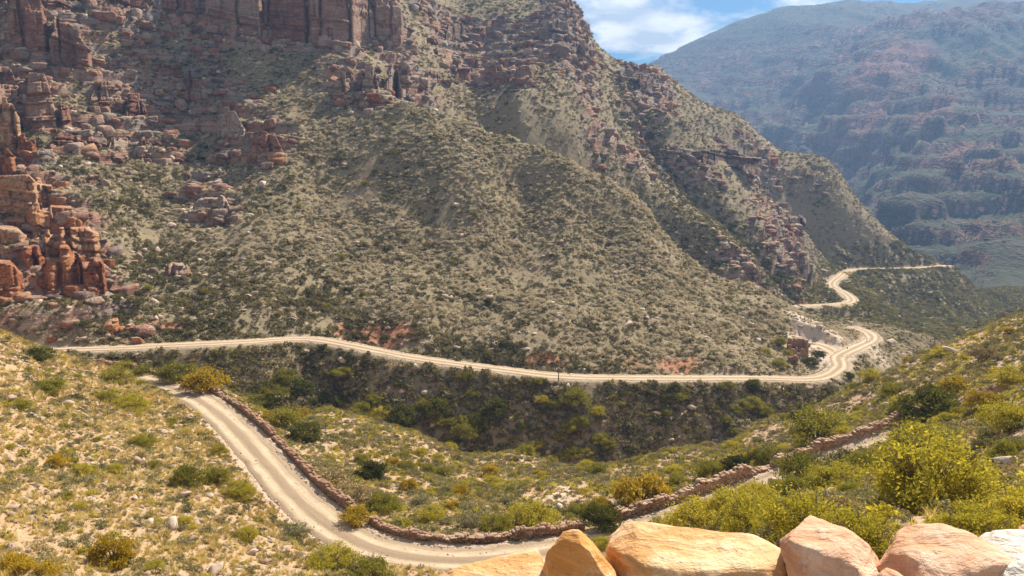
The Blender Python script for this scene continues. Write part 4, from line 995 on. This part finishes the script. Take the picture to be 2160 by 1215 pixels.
def ragged_wall(name, L, hgt, parent, loc, rz, th=.45, seed=1, gap=None):
    """wall with a broken top and an optional doorway"""
    r = np.random.default_rng(seed); nx = max(int(L / .35), 4); bm = bmesh.new(); hs = hgt * np.clip(1 + .12 * r.normal(size=nx), .55, 1.25)
    for i in range(nx):
        if gap and gap[0] < (i + .5) / nx < gap[1]: hh = hgt * .16
        else: hh = hs[i]
        m = Matrix.Translation(((i + .5) * L / nx - L / 2, 0, hh / 2 - .25)) @ Matrix.Diagonal((L / nx * .5 * 1.98, th * r.uniform(.92, 1.08), hh + .5, 1))
        bmesh.ops.create_cube(bm, size=1.0, matrix=m)
    me = bpy.data.meshes.new(name); bm.to_mesh(me); bm.free(); me.materials.append(M_ruin)
    o = bpy.data.objects.new(name, me); link(o, parent); o.location = loc; o.rotation_euler = (0, 0, rz); return o
p = hit(1683, 744); sc_ = p[1] / F
root = empty('ruined_house', tuple(p), -.12); tag(root, 'roofless red stone ruin among bushes beside the lay-by', 'ruin')
w_ = 36 * sc_
ragged_wall('back_wall', w_, 2.7, root, (0, 2.6, .6), 0, .5, 1); ragged_wall('front_wall', w_, 1.5, root, (0, -1.2, 0), 0, .5, 2, (.42, .62))
ragged_wall('side_wall', 3.6, 1.9, root, (-w_ / 2, .7, .2), math.pi / 2, .5, 3); ragged_wall('gable_wall', 3.6, 3.0, root, (w_ / 2, .7, .2), math.pi / 2, .5, 4)
p = hit(1672, 766); root = empty('ruined_outbuilding', tuple(p), -.1); tag(root, 'smaller red ruin wall below the roofless ruin, half hidden by bushes', 'ruin')
ragged_wall('front_wall', 18 * sc_, 1.9, root, (0, 0, 0), 0, .45, 5); ragged_wall('side_wall', 2.4, 1.4, root, (9 * sc_, 1.4, .2), math.pi / 2, .45, 6)
# ------------------------------------------------------------------ individual bushes
def bush_kinds(mat, n, leaves, L, clumps, h, s0, open_=.25):
    return [(mesh_np('foliage', *foliage(s0 + i, leaves, L, clumps, 1.0, h, 0, open_), mat, smooth=False), mesh_np('stems', *stems_mesh(s0 + i, 7, h), M_bark)) for i in range(n)]
BIG = {'yellow': bush_kinds(L_YELLOW, 3, 11000, .032, 60, 1.15, 500, .4), 'olive': bush_kinds(L_OLIVE, 3, 7500, .036, 50, 1.1, 520, .3),
       'dark': bush_kinds(L_DARK, 3, 4200, .052, 34, 1.1, 540, .2), 'gold': bush_kinds(L_GOLD, 2, 4200, .05, 34, 1.15, 560, .25),
       'grey': bush_kinds(L_GREY, 3, 2600, .06, 36, .95, 580, .4), 'tan': bush_kinds(L_TAN, 2, 2600, .055, 34, .95, 600, .5)}
def bush(px, py, wpx, kind, label=None, group=None, hr=1.0, p=None, w=None, name='shrub', cat='shrub'):
    if p is None: p = hit(px, py); w = wpx * p[1] / F * .5
    w = w * 1.25; fo, st = random.choice(BIG[kind])
    root = bpy.data.objects.new(name, None); root.empty_display_size = .3; link(root)
    root.location = (p[0], p[1], p[2] - .04 * w); root.rotation_euler = (0, 0, random.uniform(0, 6.28)); root.scale = (w, w * random.uniform(.85, 1.1), w * hr * random.uniform(.92, 1.08))
    link(bpy.data.objects.new('foliage', fo), root); link(bpy.data.objects.new('stems', st), root)
    tag(root, label, cat, group); return root
for a in [
 # px, py of the foot, width in px, kind, label
 (1955,1068,235,'yellow','large open yellow-green shrub with bare dark stems behind the pink rocks',None,1.05),
 (1590,1125,150,'yellow','yellow-green shrub directly behind the right end of the flat slab',None,.9),
 (1700,1140,205,'yellow','wide yellow-green shrub rising behind the rounded pinkish boulder',None,.95),
 (1815,1165,165,'yellow','yellow-green shrub filling the gap left of the domed pink rock',None,.95),
 (2050,1150,190,'yellow','bright lime shrub behind the domed pink rock',None,.9),
 (2145,1120,150,'yellow','bright yellow-green shrub at the right edge above the white rock',None,1.1),
 (1975,892,165,'dark','big dark green shrub above the right-hand parapet',None,.95),
 (1600,1062,96,'yellow','yellow-green shrub hiding the road behind the slab, left of three',None,.8),
 (1680,1046,96,'olive','olive shrub hiding the road behind the slab, middle of three',None,.8),
 (1760,1022,110,'yellow','yellow-green shrub hiding the road behind the slab, right of three',None,.8),
 (1835,990,100,'olive','olive shrub below the right parapet left of the very wide yellow one',None,.9),
 (1726,938,130,'olive','large rounded light green shrub left of the dark one, below the parapet crest',None,1.1),
 (1352,1068,122,'gold','big golden-green bush on the parapet behind the flat slab',None,1.05),
 (1268,1112,92,'dark','dark green round bush at the dip of the parapet',None,1.05),
 (1428,1022,44,'olive','small olive bush right of the big golden bush',None,1.1),
 (1496,1008,72,'olive','olive bush on the crest right of the gully mouth',None,1.1),
 (1552,1000,72,'dark','dark bush beside the olive ones on the right crest',None,1.1),
 (1615,985,80,'olive','light green bush on the parapet slope right of the dark crest bush',None,1.0),
 (2130,812,74,'yellow','yellow bush high on the right hillside at the picture edge',None,1.0),
 (2070,868,80,'gold','brownish golden bush right of the big dark shrub',None,1.0),
 (2135,905,110,'yellow','yellow bush at the right edge below the hillside rocks',None,1.0),
 (1945,975,190,'yellow','very wide bright yellow shrub below the right parapet',None,.8),
 (1988,752,38,'yellow','small round yellow bush on the crest of the right hillside',None,.9),
 (2075,760,60,'tan','twiggy tan shrub near the crest of the right hillside',None,1.0),
 (1880,835,60,'olive','olive bush left of the big dark shrub on the right slope',None,1.0),
 (1900,868,56,'yellow','yellowish bush touching the left side of the big dark shrub',None,1.0),
 (2015,830,70,'gold','yellow-brown bush above and right of the dark shrub',None,.9),
 (1550,1100,120,'yellow','feathery yellow-green shrub at the inner edge of the right road',None,1.15),
 (1470,1128,130,'yellow','yellow-green shrub above the left half of the flat slab',None,1.05),
 (1400,1138,90,'olive','olive shrub behind the left end of the flat slab',None,.9),
 (1268,1160,52,'yellow','small lime bush in the notch between wedge rock and slab',None,1.0),
 (1775,990,90,'grey','grey twiggy shrub in front of the right parapet',None,1.0),
 (1690,1010,110,'olive','grey-olive shrub over the middle of the right parapet',None,.9),
 (1120,1112,104,'yellow','yellow-green bush behind the parapet at the bottom of the bend',None,1.0),
 (1050,1118,70,'olive','olive bush left of the yellow-green one behind the parapet',None,.9),
 (785,1005,72,'dark','dark green bush in the middle of the centre spur',None,1.0),
 (800,1082,66,'olive','tall olive bush with yellow top behind the road bend parapet',None,1.35),
 (690,1028,100,'tan','big orange-brown twiggy shrub against the bend parapet',None,.9),
 (735,1070,110,'tan','second orange-brown twiggy shrub nearer along the bend parapet',None,.9),
 (750,1100,80,'gold','golden low shrub by the parapet below the twiggy ones',None,.7),
 (645,928,74,'dark','dark green shrub in the pair beside the parapet, right one',None,1.0),
 (600,902,84,'olive','olive shrub in the pair beside the parapet, left one',None,1.0),
 (540,856,58,'olive','round olive shrub outside the upper end of the bend',None,.9),
 (432,818,92,'gold','dense golden-green shrub outside the upper parapet, right one',None,.8),
 (372,800,80,'olive','olive shrub outside the upper parapet, left of the dense one',None,.8),
 (300,790,50,'olive','small olive shrub at the far end of the upper parapet',None,.8),
 (258,780,50,'olive','small olive shrub where the upper parapet begins',None,.8),
 (398,1022,72,'olive','left one of the two olive bushes at the inner road edge',None,1.15),
 (456,1022,66,'olive','right one of the two olive bushes at the inner road edge, on thin trunks',None,1.25),
 (240,1186,96,'gold','dark golden bush with deep shade in the lower left foreground',None,1.1),
 (30,1212,84,'gold','orange-tinged bush at the lower left corner',None,1.0),
 (100,1215,70,'gold','rusty low bush right of the corner bush at lower left',None,.7),
 (80,758,64,'dark','dark green bush on the crest at the left edge',None,.8),
 (460,962,40,'yellow','small lime bush against the inner edge of the road',None,1.15),
 (520,1138,48,'yellow','bright green bush above the rubble bank',None,1.0),
 (225,845,46,'yellow','bright yellow-green bush halfway up the left hillside',None,.9),
 (275,860,80,'yellow','wide yellow-green bush beside the red soil patch',None,.7),
 (240,805,66,'olive','olive bush on the upper left hillside near the parapet',None,.8),
 (100,825,72,'olive','broad olive bush on the upper left hillside',None,.8),
 (40,862,56,'olive','olive bush low at the left edge of the upper hillside',None,.7),
 (120,980,46,'gold','golden bush in the grass at left, left one of two',None,.9),
 (172,1000,46,'yellow','yellowish bush in the grass at left, right one of two',None,.9),
 (300,940,60,'olive','olive bush above the white rocks of the left hillside',None,.7),
 (500,1050,70,'yellow','lime twiggy bush at the lower road edge left of the bend',None,.9),
 (700,1190,110,'yellow','long lime bush in front of the road at the bottom',None,.6),
 (775,1215,110,'olive','olive twiggy bush at the bottom edge before the road',None,.7),
 (620,1130,70,'grey','grey-green low shrub at the inner verge of the bend',None,.7),
 # gully
 (842,886,66,'dark','dark green tree-like bush behind the middle telegraph pole',None,1.2),
 (762,876,50,'olive','olive bush at the gully edge left of the middle telegraph pole',None,1.1),
 (920,880,62,'dark','tall dark bush right of the middle telegraph pole',None,1.2),
 (985,925,60,'olive','olive bush behind the lowest telegraph pole',None,1.2),
 (1010,905,50,'dark','dark bush deep in the gully right of the lowest pole',None,1.3),
 (1108,958,38,'olive','pale round bush deep in the gully, left one of two',None,1.2),
 (1206,962,40,'olive','pale round bush deep in the gully, right one of two',None,1.2),
 (1210,850,58,'olive','olive bush on the slope below the upper road in the centre',None,1.1),
 (600,806,46,'olive','olive bush on the bank below the upper road, left',None,1.2),
 (575,838,58,'olive','olive bush where the gully begins at left',None,1.0),
 (630,830,60,'dark','dark bush in the head of the gully',None,1.0),
 (725,790,44,'olive','yellowish bush on the bank below the wall of the upper road',None,.8),
 (1040,870,50,'dark','dark bush in the gully slope right of the poles',None,1.2),
 (1590,818,36,'dark','dark round bush standing on the outer edge of the straight upper road',None,1.0),
 (1585,860,46,'olive','olive bush on the slope below the straight upper road',None,1.0),
 (1612,875,40,'olive','second olive bush below the straight upper road, lower right',None,1.0),
 (1692,885,62,'dark','dark green bush on the slope behind the right crest',None,.9),
 (1836,806,44,'yellow','yellow-green bush at the foot of the right crest near the far bend',None,1.1),
 (1790,798,30,'dark','dark bush at the outer edge of the sharp bend',None,.9),
 (1640,774,34,'olive','round bush in front of the ruin, left one',None,1.0),
 (1660,750,24,'olive','green bush hiding the left corner of the ruin',None,1.1),
 (1705,768,32,'dark','blue-green bush right of the smaller ruin wall',None,1.0),
 (1728,752,24,'dark','dark bush between ruin and lay-by',None,1.0),
 (1645,728,30,'olive','olive bush behind the ruin, left',None,1.0),
 (1615,748,26,'olive','olive bush on the slope left of the ruin',None,1.0),
 ]: bush(*a)

# scattered bushes that look alike: share a label per place
KIND_WORD = {'yellow': 'yellow-green', 'olive': 'olive', 'dark': 'dark green', 'gold': 'golden-green', 'grey': 'grey-green', 'tan': 'tan twiggy'}
LANDMARKS = [(240,1140,'near the dark golden bush at lower left'), (30,1180,'near the lower left corner'), (330,1100,'around the short boulder row'), (100,980,'around the two bushes in the grass'),
 (290,975,'near the pale rounded boulder'), (430,1000,'by the two olive bushes at the inner road edge'), (80,800,'near the left crest'), (230,820,'around the bright bush halfway up'), (330,900,'near the red soil patch'),
 (560,1170,'on the rubble bank'), (620,920,'near the pair of bushes at the parapet'), (720,1040,'near the orange-brown twiggy shrubs'), (790,980,'around the dark bush of the spur'), (800,1070,'near the tall yellow-topped bush'),
 (1120,1080,'near the yellow-green bush at the parapet'), (960,1080,'above the capped parapet'), (940,960,'along the gully edge in the middle'), (700,890,'below the left telegraph pole'), (1200,1010,'at the gully mouth'),
 (1350,1010,'near the big golden bush'), (1500,960,'near the olive crest bush'), (1600,930,'left of the light green shrub'), (1725,900,'around the large light green shrub'), (1850,850,'left of the big dark shrub'),
 (1975,800,'above the big dark shrub'), (2100,740,'near the right crest'), (2130,850,'at the right edge'), (1950,1000,'around the large open shrub'), (1700,1060,'behind the rounded pink boulder'), (2100,1060,'behind the domed rock'), (1780,980,'by the right parapet'),
 (600,800,'under the bend of the upper road'), (760,850,'left of the middle pole'), (900,860,'right of the middle pole'), (1000,900,'near the lowest pole'), (1110,940,'near the two pale round bushes'), (1200,860,'below the roadside pole'), (1330,880,'right of the pale gully bushes'), (1450,850,'under the straight upper road'), (1550,880,'near the paired olive bushes'),
 (200,650,'under the big left crag'), (380,640,'under the narrow block rib'), (560,660,'left of the red cutting'), (800,680,'above the red cutting'), (1000,720,'right of the red cutting'),
 (100,520,'beside the big left crag'), (40,300,'by the rock tower'), (240,260,'by the short red outcrop'), (380,190,'by the row of pale blocks'), (330,330,'by the blocky ledge'), (540,310,'by the stepped outcrop'), (440,430,'by the lonely outcrop'), (600,150,'under the high red cliff'), (760,200,'under the apex band'),
 (1300,690,'near the big pink boulder'), (1000,450,'in the middle of the fan'), (1250,450,'near the right crest of the fan'), (1600,700,'left of the quarried bank'), (850,350,'in the upper fan'), (1100,600,'in the lower fan')]
def by_landmark(px, py): return min(LANDMARKS, key=lambda q: (q[0] - px) ** 2 + 1.6 * (q[1] - py) ** 2)[2]
def place_many(n, y0, y1, cond, kinds, size, label, group, u0=-.68, u1=.70, minsep=1.5):
    x, y, z = sample_area(n * 40, y0, y1, u0, u1); v = visible(x, y, z, .8, 10); px, py = project(x, y, z)
    ok = v & cond(px, py, x, y) & (grid_sample(ROADM, x, y) < .02) & (grid_sample(STEEP, x, y) < 1.3)
    k = 0; kept = []
    for i in np.nonzero(ok)[0]:
        if any((x[i] - a) ** 2 + (y[i] - b) ** 2 < minsep ** 2 for a, b in kept): continue
        kept.append((x[i], y[i])); w = random.uniform(*size)
        kd = random.choice(kinds); txt = '%s%s %s' % ('small ' if w < sum(size) / 2 else '', KIND_WORD[kd] + ' ' + label, by_landmark(px[i], py[i])); bush(0, 0, 0, kd, ' '.join(txt.replace('on the right hillside', 'on right hillside').split()[:16]), group, random.uniform(.7, 1.05), (x[i], y[i], z[i]), w); k += 1
        if k >= n: break
inb = lambda a, b, c, d: (lambda px, py, x, y: (px > a) & (px < b) & (py > c) & (py < d))
place_many(64, 76, 150, inb(540, 1280, 840, 1125), ['olive', 'olive', 'grey', 'yellow', 'gold'], (.65, 1.5), 'shrub on the centre spur', 'shrubs of the centre spur')
place_many(34, 45, 135, inb(0, 420, 760, 1215), ['olive', 'grey', 'yellow', 'tan'], (.45, .9), 'shrub in straw grass', 'shrubs of the left hillside')
place_many(72, 28, 150, inb(1400, 2160, 690, 1150), ['olive', 'olive', 'grey', 'yellow', 'tan', 'gold'], (.6, 1.35), 'shrub on the right hillside', 'shrubs of the right hillside')
place_many(46, 156, 190, inb(500, 1560, 800, 985), ['olive', 'dark', 'dark', 'olive'], (.8, 1.9), 'bush on the shady slope', 'bushes on the shady slope below the upper road')
place_many(26, 148, 170, inb(560, 1300, 820, 985), ['olive', 'olive', 'dark', 'yellow'], (1.3, 2.4), 'tall bush in the gully', 'tall bushes along the gully bottom')
place_many(30, 175, 230, inb(100, 1100, 560, 760), ['olive', 'dark', 'olive'], (.7, 1.3), 'bush above the upper road', 'bushes above the upper road')
place_many(24, 185, 300, inb(250, 1000, 200, 560), ['olive', 'grey', 'dark'], (.8, 1.5), 'bush high on the slope', 'bushes high on the slope')

# ------------------------------------------------------------------ scattered boulders, alike per place
def boulders_many(n, y0, y1, cond, size, label, group, u0=-.68, u1=.70, rat=(.5, .85)):
    x, y, z = sample_area(n * 40, y0, y1, u0, u1); v = visible(x, y, z, .4, 10); px, py = project(x, y, z)
    ok = v & cond(px, py, x, y) & (grid_sample(ROADM, x, y) < .02); k = 0
    for i in np.nonzero(ok)[0]:
        w = random.uniform(0, 1) ** 2.2 * (size[1] - size[0]) + size[0]
        o = bpy.data.objects.new('boulder', random.choice(BOULDERS)); link(o); rt = random.uniform(*rat)
        o.location = (x[i], y[i], z[i] + w * rt * .25); o.scale = (w, w * random.uniform(.7, 1.1), w * rt / .68)
        o.rotation_euler = (random.uniform(-.3, .3), random.uniform(-.3, .3), random.uniform(0, 6.28)); tag(o, '%s %s %s' % ('large' if w > .6 * size[1] else 'flat' if rt < .62 else 'squat' if rt < .74 else 'tall', label, by_landmark(px[i], py[i])), 'boulder', group); k += 1
        if k >= n: break
boulders_many(70, 48, 125, inb(0, 520, 790, 1215), (.22, .75), 'stone block in straw grass', 'stone blocks of the left hillside')
boulders_many(30, 80, 150, inb(560, 1250, 850, 1110), (.3, .8), 'boulder in centre spur scrub', 'boulders of the centre spur')
boulders_many(50, 40, 150, inb(1400, 2160, 680, 1100), (.3, 1.1), 'boulder on the right hillside', 'boulders of the right hillside')
boulders_many(60, 180, 330, inb(100, 700, 100, 700), (.7, 2.2), 'boulder among the left crags', 'boulders among the left crags')
boulders_many(34, 185, 300, inb(700, 1700, 230, 790), (.4, 1.3), 'boulder in the open slope scrub', 'boulders of the open slope')

# ------------------------------------------------------------------ ground cover: what nobody could count
K = lambda mat, n, leaves, L, clumps, h, s0, op=.4: [mesh_np('scrub', *foliage(s0 + i, leaves, L, clumps, 1, h, 0, op), mat, smooth=False) for i in range(n)]
T = lambda mat, n, nb, s0, sp=.6, wd=.022, ln=.8: [mesh_np('tuft', *blades(s0 + i, nb, sp, wd, ln), mat, smooth=False) for i in range(n)]
S_GREY = K(L_GREY, 4, 260, .13, 14, .85, 700); S_OLIVE = K(L_OLIVE, 3, 260, .13, 14, .9, 720); S_YEL = K(L_YELLOW, 3, 260, .13, 12, .95, 740); S_TAN = K(L_TAN, 3, 220, .12, 14, .8, 760, .6)
S_STRAW = T(L_STRAW, 4, 60, 780, .7, .03, 1.0); S_TWIG = T(L_TAN, 3, 50, 790, .5, .022, .8); S_REED = T(L_YELLOW, 3, 60, 800, .5, .024, .6)
S_SAGE = K(L_SAGE, 5, 130, .19, 9, .95, 820); S_SLOPE = K(L_SLOPE, 5, 130, .19, 9, .95, 840); S_FAR = K(L_SLOPE, 3, 60, .28, 7, .8, 860)
def keep(x, y, z, extra, h=.6):
    ok = visible(x, y, z, h) & (grid_sample(ROADM, x, y) < .12 + .4 * rng.random(len(x)) ** 2) & (rng.random(len(x)) < extra)
    return x[ok], y[ok], z[ok]
def spread(name, label, kinds, n, y0, y1, dens, size, hs=(.7, 1.2), tilt=.25, u0=-.72, u1=.76, big=2.0, h=.6, sink=.05):
    x, y, z = sample_area(n, y0, y1, u0, u1); x, y, z = keep(x, y, z, np.clip(dens(x, y, z), 0, 1), h)
    m = len(x); s = size[0] + (size[1] - size[0]) * rng.random(m) ** big
    return scatter(name, label, kinds, x, y, z, s, rng.uniform(*hs, m), tilt, sink)
RUBBLE = [mesh_np('rubble', *block(450 + i, rng.uniform(6, 14), .07, 4), (M_crag, M_crag3, M_crag)[i % 3] if i < 8 else M_crag2, smooth=False) for i in range(9)]
nz = lambda x, y, s, sd: fbm(x / s, y / s, 3, sd)
steep = lambda x, y: grid_sample(STEEP, x, y)
def ours(x, y): return (y < 157) | (x / (y + APEX) > .40)
# which side of the near road: left hillside is dry and stony
def left_hill(x, y):
    px, py = project(x, y, grid_sample(GZ, x, y)); lim = np.interp(py, [700, 800, 850, 930, 1050, 1110, 1160, 1215], [250, 330, 420, 500, 600, 680, 760, 900])
    return 1 / (1 + np.exp((px - lim) / 25))
spread('near_scrub', 'low grey-green scrub covering the near slopes', S_GREY + S_GREY[:2] + S_TAN[:2], 80000, 24, 190, lambda x, y, z: .95 * (.55 + .9 * nz(x, y, 9, 1)) * (1 - .6 * left_hill(x, y)) * ours(x, y), (.28, .9), (.7, 1.1))
spread('green_scrub', 'green and yellow low shrubs dotted over the near slopes', S_OLIVE + S_YEL, 42000, 24, 190, lambda x, y, z: .8 * (.4 + 1.5 * nz(x, y, 12, 2)) * (1 - .75 * left_hill(x, y)) * ours(x, y), (.25, .85), (.7, 1.1))
spread('straw_tufts', 'straw-coloured grass tufts on the near hillsides', S_STRAW + S_TWIG[:1], 170000, 22, 140, lambda x, y, z: (.10 + .8 * left_hill(x, y)) * (.6 + .8 * nz(x, y, 6, 3)), (.22, .7), (.8, 1.3), .3)
spread('reed_tufts', 'green reedy tufts and twigs among the near scrub', S_REED + S_TWIG, 16000, 22, 150, lambda x, y, z: .55 * (.5 + 1.1 * nz(x, y, 10, 4)) * (1 - .88 * left_hill(x, y)), (.35, 1.0), (.8, 1.3), .2)
spread('loose_stones', 'loose pale stones strewn over the near hillsides', STONES, 150000, 10, 150, lambda x, y, z: (.22 + .5 * left_hill(x, y)) * (.45 + 1.2 * nz(x, y, 5, 5)), (.06, .45), (.6, 1.0), .6, big=3.5, h=.2, sink=.1)
def fan(x, y):
    px, py = project(x, y, grid_sample(GZ, x, y))
    edge = np.interp(px, [0, 230, 420, 700, 1000, 1250, 1700], [430, 470, 520, 600, 705, 760, 790]) + 25 * nz(x, y, 12, 33)
    return np.clip((1 - sstep(-35, 55, py - edge)) * (.45 + .55 * sstep(330, 560, px + .2 * py)), 0, 1)
_by = np.interp(np.linspace(-.9, .7, 400), ROAD_B[:190, 0] / ROAD_B[:190, 1], ROAD_B[:190, 1])
def below_b(x, y): return (y < np.interp(x / y, np.linspace(-.9, .7, 400), _by) - 2.5).astype(float)
def deep(x, y): return sstep(.36, .42, x / y) * sstep(300, 330, y) * (grid_sample(GZ, x, y) < -64)
def lowrock(x, y): return 1 - .62 * grid_sample(ROCK, x, y)
def bare(x, y): return (1 - .8 * np.clip(grid_sample(RED, x, y) * 2.4 - 1.2, 0, 1)) * (1 - .8 * np.clip(grid_sample(PALE, x, y) * 1.2, 0, 1))
spread('sage_slope_scrub', 'pale sage scrub covering the great open slope', S_SAGE, 240000, 157, 330, lambda x, y, z: .9 * (.2 + .8 * fan(x, y)) * (.55 + 1.3 * nz(x, y, 14, 6)) * np.clip(.75 + 1.6 * nz(x, y, 34, 26), .25, 1) * lowrock(x, y) * bare(x, y), (.25, 1.15), (.8, 1.25), .3)
spread('dark_slope_scrub', 'dark olive scrub on the lower slope and around the crags', S_SLOPE, 150000, 157, 330, lambda x, y, z: .95 * (1 - .72 * fan(x, y)) * (.65 + 1.1 * nz(x, y, 11, 7)) * lowrock(x, y) * bare(x, y), (.35, 1.4), (.8, 1.25), .3, big=2.6)
spread('slope_straw', 'dry grass clumps on the opposite slope', S_TAN, 30000, 157, 330, lambda x, y, z: .5 * (.5 + 1.2 * nz(x, y, 16, 8)) * lowrock(x, y), (.25, .6), (.6, 1.0), .3)
spread('slope_stones', 'pale stones between the scrub of the opposite slope', STONES, 50000, 157, 340, lambda x, y, z: .10 + .5 * grid_sample(ROCK, x, y) + .9 * np.clip(nz(x, y, 9, 9) - .12, 0, 1) + .4 * grid_sample(PALE, x, y), (.15, 1.5), (.6, 1.0), .6, big=4.0, h=.4, sink=.1)
spread('crag_rubble', 'broken rock lying on the ledges of the crags', RUBBLE, 90000, 157, 560, lambda x, y, z: np.clip(grid_sample(ROCK, x, y) * 1.7 - .35, 0, 1) * (.6 + .8 * nz(x, y, 9, 14)), (.3, 2.6), (.35, .95), .25, big=3.5, h=1.0, sink=.15)
spread('spur_scrub', 'fine scrub on the farther spurs', S_SAGE[:3] + S_SLOPE, 150000, 328, 600, lambda x, y, z: .8 * (.6 + .9 * nz(x, y, 30, 10)) * lowrock(x, y) * (1 - .85 * deep(x, y)), (.5, 1.5), (.7, 1.1), .3, h=1.0)
spread('spur_stones', 'stones on the farther spurs', STONES, 26000, 330, 600, lambda x, y, z: (.25 + .5 * grid_sample(ROCK, x, y) + .5 * np.clip(nz(x, y, 14, 11), 0, 1)) * (1 - .9 * deep(x, y)), (.4, 1.7), (.6, 1.0), .6, big=3.0, h=1.0, sink=.1)
S_DARK = K(L_DARK, 4, 130, .2, 9, .8, 880)
spread('bank_scrub', 'brown-green scrub on the bank below the upper road', S_SLOPE[:3] + S_OLIVE[:2] + S_GREY[:2] + S_TAN[:2], 36000, 152, 200, lambda x, y, z: .9 * (.6 + .9 * nz(x, y, 8, 27)) * below_b(x, y), (.35, 1.3), (.7, 1.1), .3, big=2.6)
gl = smooth_line([P3(1795,590,455), P3(1850,630,420), P3(1900,660,400), P3(1960,690,372)], 2.0); n_ = 2600; i_ = rng.integers(0, len(gl), n_); x = gl[i_, 0] + rng.normal(0, 3.5, n_); y = gl[i_, 1] + rng.normal(0, 5, n_)
scatter('grass_strip', 'pale grassy rib running down from the far road', S_STRAW + S_GREY[:1], x, y, grid_sample(GZ, x, y), rng.uniform(.5, 1.3, n_), rng.uniform(.6, 1, n_), .3, .05)
spread('valley_scrub', 'dark green thicket on the slopes below the far road', S_DARK[:1] + S_SLOPE + S_OLIVE[:1] + S_GREY[:2], 70000, 300, 600, lambda x, y, z: deep(x, y) * (.7 + .7 * nz(x, y, 22, 15)), (.7, 2.0), (.6, 1.0), .3, h=1.0, u0=.30, u1=.8)
for gi_, gl in enumerate((CREASES[1], CREASES[5])):
    n_ = 1100; i_ = rng.integers(0, len(gl), n_); x = gl[i_, 0] + rng.normal(0, 7, n_); y = gl[i_, 1] + rng.normal(0, 5, n_); z = grid_sample(GZ, x, y)
    scatter('gully_thicket', 'dark thicket in the %s gully of the spurs' % ('first', 'second')[gi_], S_DARK[:2] + S_SLOPE[:3], x, y, z, rng.uniform(.7, 1.8, n_), rng.uniform(.7, 1.1, n_), .2, .05)
def face2(x, y):
    px, py = project(x, y, grid_sample(GZ, x, y)); return sstep(-10, 40, py - (350 + (px - 1330) * .57) + 20 * nz(x, y, 20, 41)) * (1 - sstep(1700, 1760, px)) * (px > 1250) * (y < 460)
spread('spur_dark_scrub', 'dark scrub in the shaded hollow of the middle spur', S_SLOPE + S_DARK[:2], 60000, 292, 460, lambda x, y, z: .8 * face2(x, y), (.5, 1.7), (.7, 1.1), .3, h=1.0)
def verge(name, label, line, hw, n):
    T = np.gradient(line[:, :2], axis=0); T /= np.linalg.norm(T, axis=1, keepdims=True) + 1e-9
    i = rng.integers(0, len(line), n); o = rng.choice([-1, 1], n) * (hw + rng.normal(.0, .55, n)); o[: n // 6] = rng.uniform(-hw, hw, n // 6)
    x = line[i, 0] - T[i, 1] * o + rng.uniform(-.5, .5, n); y = line[i, 1] + T[i, 0] * o + rng.uniform(-.5, .5, n)
    z = np.maximum(grid_sample(GZ, x, y), np.where(np.abs(o) < hw - .2, line[i, 2] - .03, -999)); s = .04 + .22 * rng.random(n) ** 4
    scatter(name, label, STONES, x, y, z, s, rng.uniform(.5, 1, n), .5, .2)
verge('road_gravel', 'loose gravel along the verges of the near road', ROAD_A, 2.7, 9000)
verge('upper_road_gravel', 'loose gravel along the verges of the upper road', ROAD_B, 2.7, 6000)
spread('far_scrub', 'dark scrub patches on the far mountain', S_FAR, 60000, 600, 2300, lambda x, y, z: .5 * (.5 + 1.2 * nz(x, y, 120, 12)) * (1 - .5 * grid_sample(ROCK, x, y)), (1.6, 4.0), (.4, .7), .3, h=3.0)

# ------------------------------------------------------------------ haze over the whole valley
bm = bmesh.new(); bmesh.ops.create_cube(bm, size=1.0)
x0, x1, y0_, y1_ = -3100, 3300, -40, 2960; zt = float(GZ.max()) + 15; zb = float(GZ.min()) - 1
for v in bm.verts: v.co = Vector((x0 if v.co.x < 0 else x1, y0_ if v.co.y < 0 else y1_, zb if v.co.z < 0 else zt))
me = bpy.data.meshes.new('haze'); bm.to_mesh(me); bm.free()
hz = NT('haze_air'); pv = hz.n.new('ShaderNodeVolumePrincipled'); pv.inputs['Color'].default_value = (0.31,0.54,0.95,1); pv.inputs['Density'].default_value = 0.00020
pv.inputs['Anisotropy'].default_value = 0.3; hz.l.new(pv.outputs[0], hz.out.inputs['Volume']); me.materials.append(hz.m)
haze = bpy.data.objects.new('haze', me); link(haze); tag(haze, 'thin blue haze filling the valley air', None, None, 'stuff')
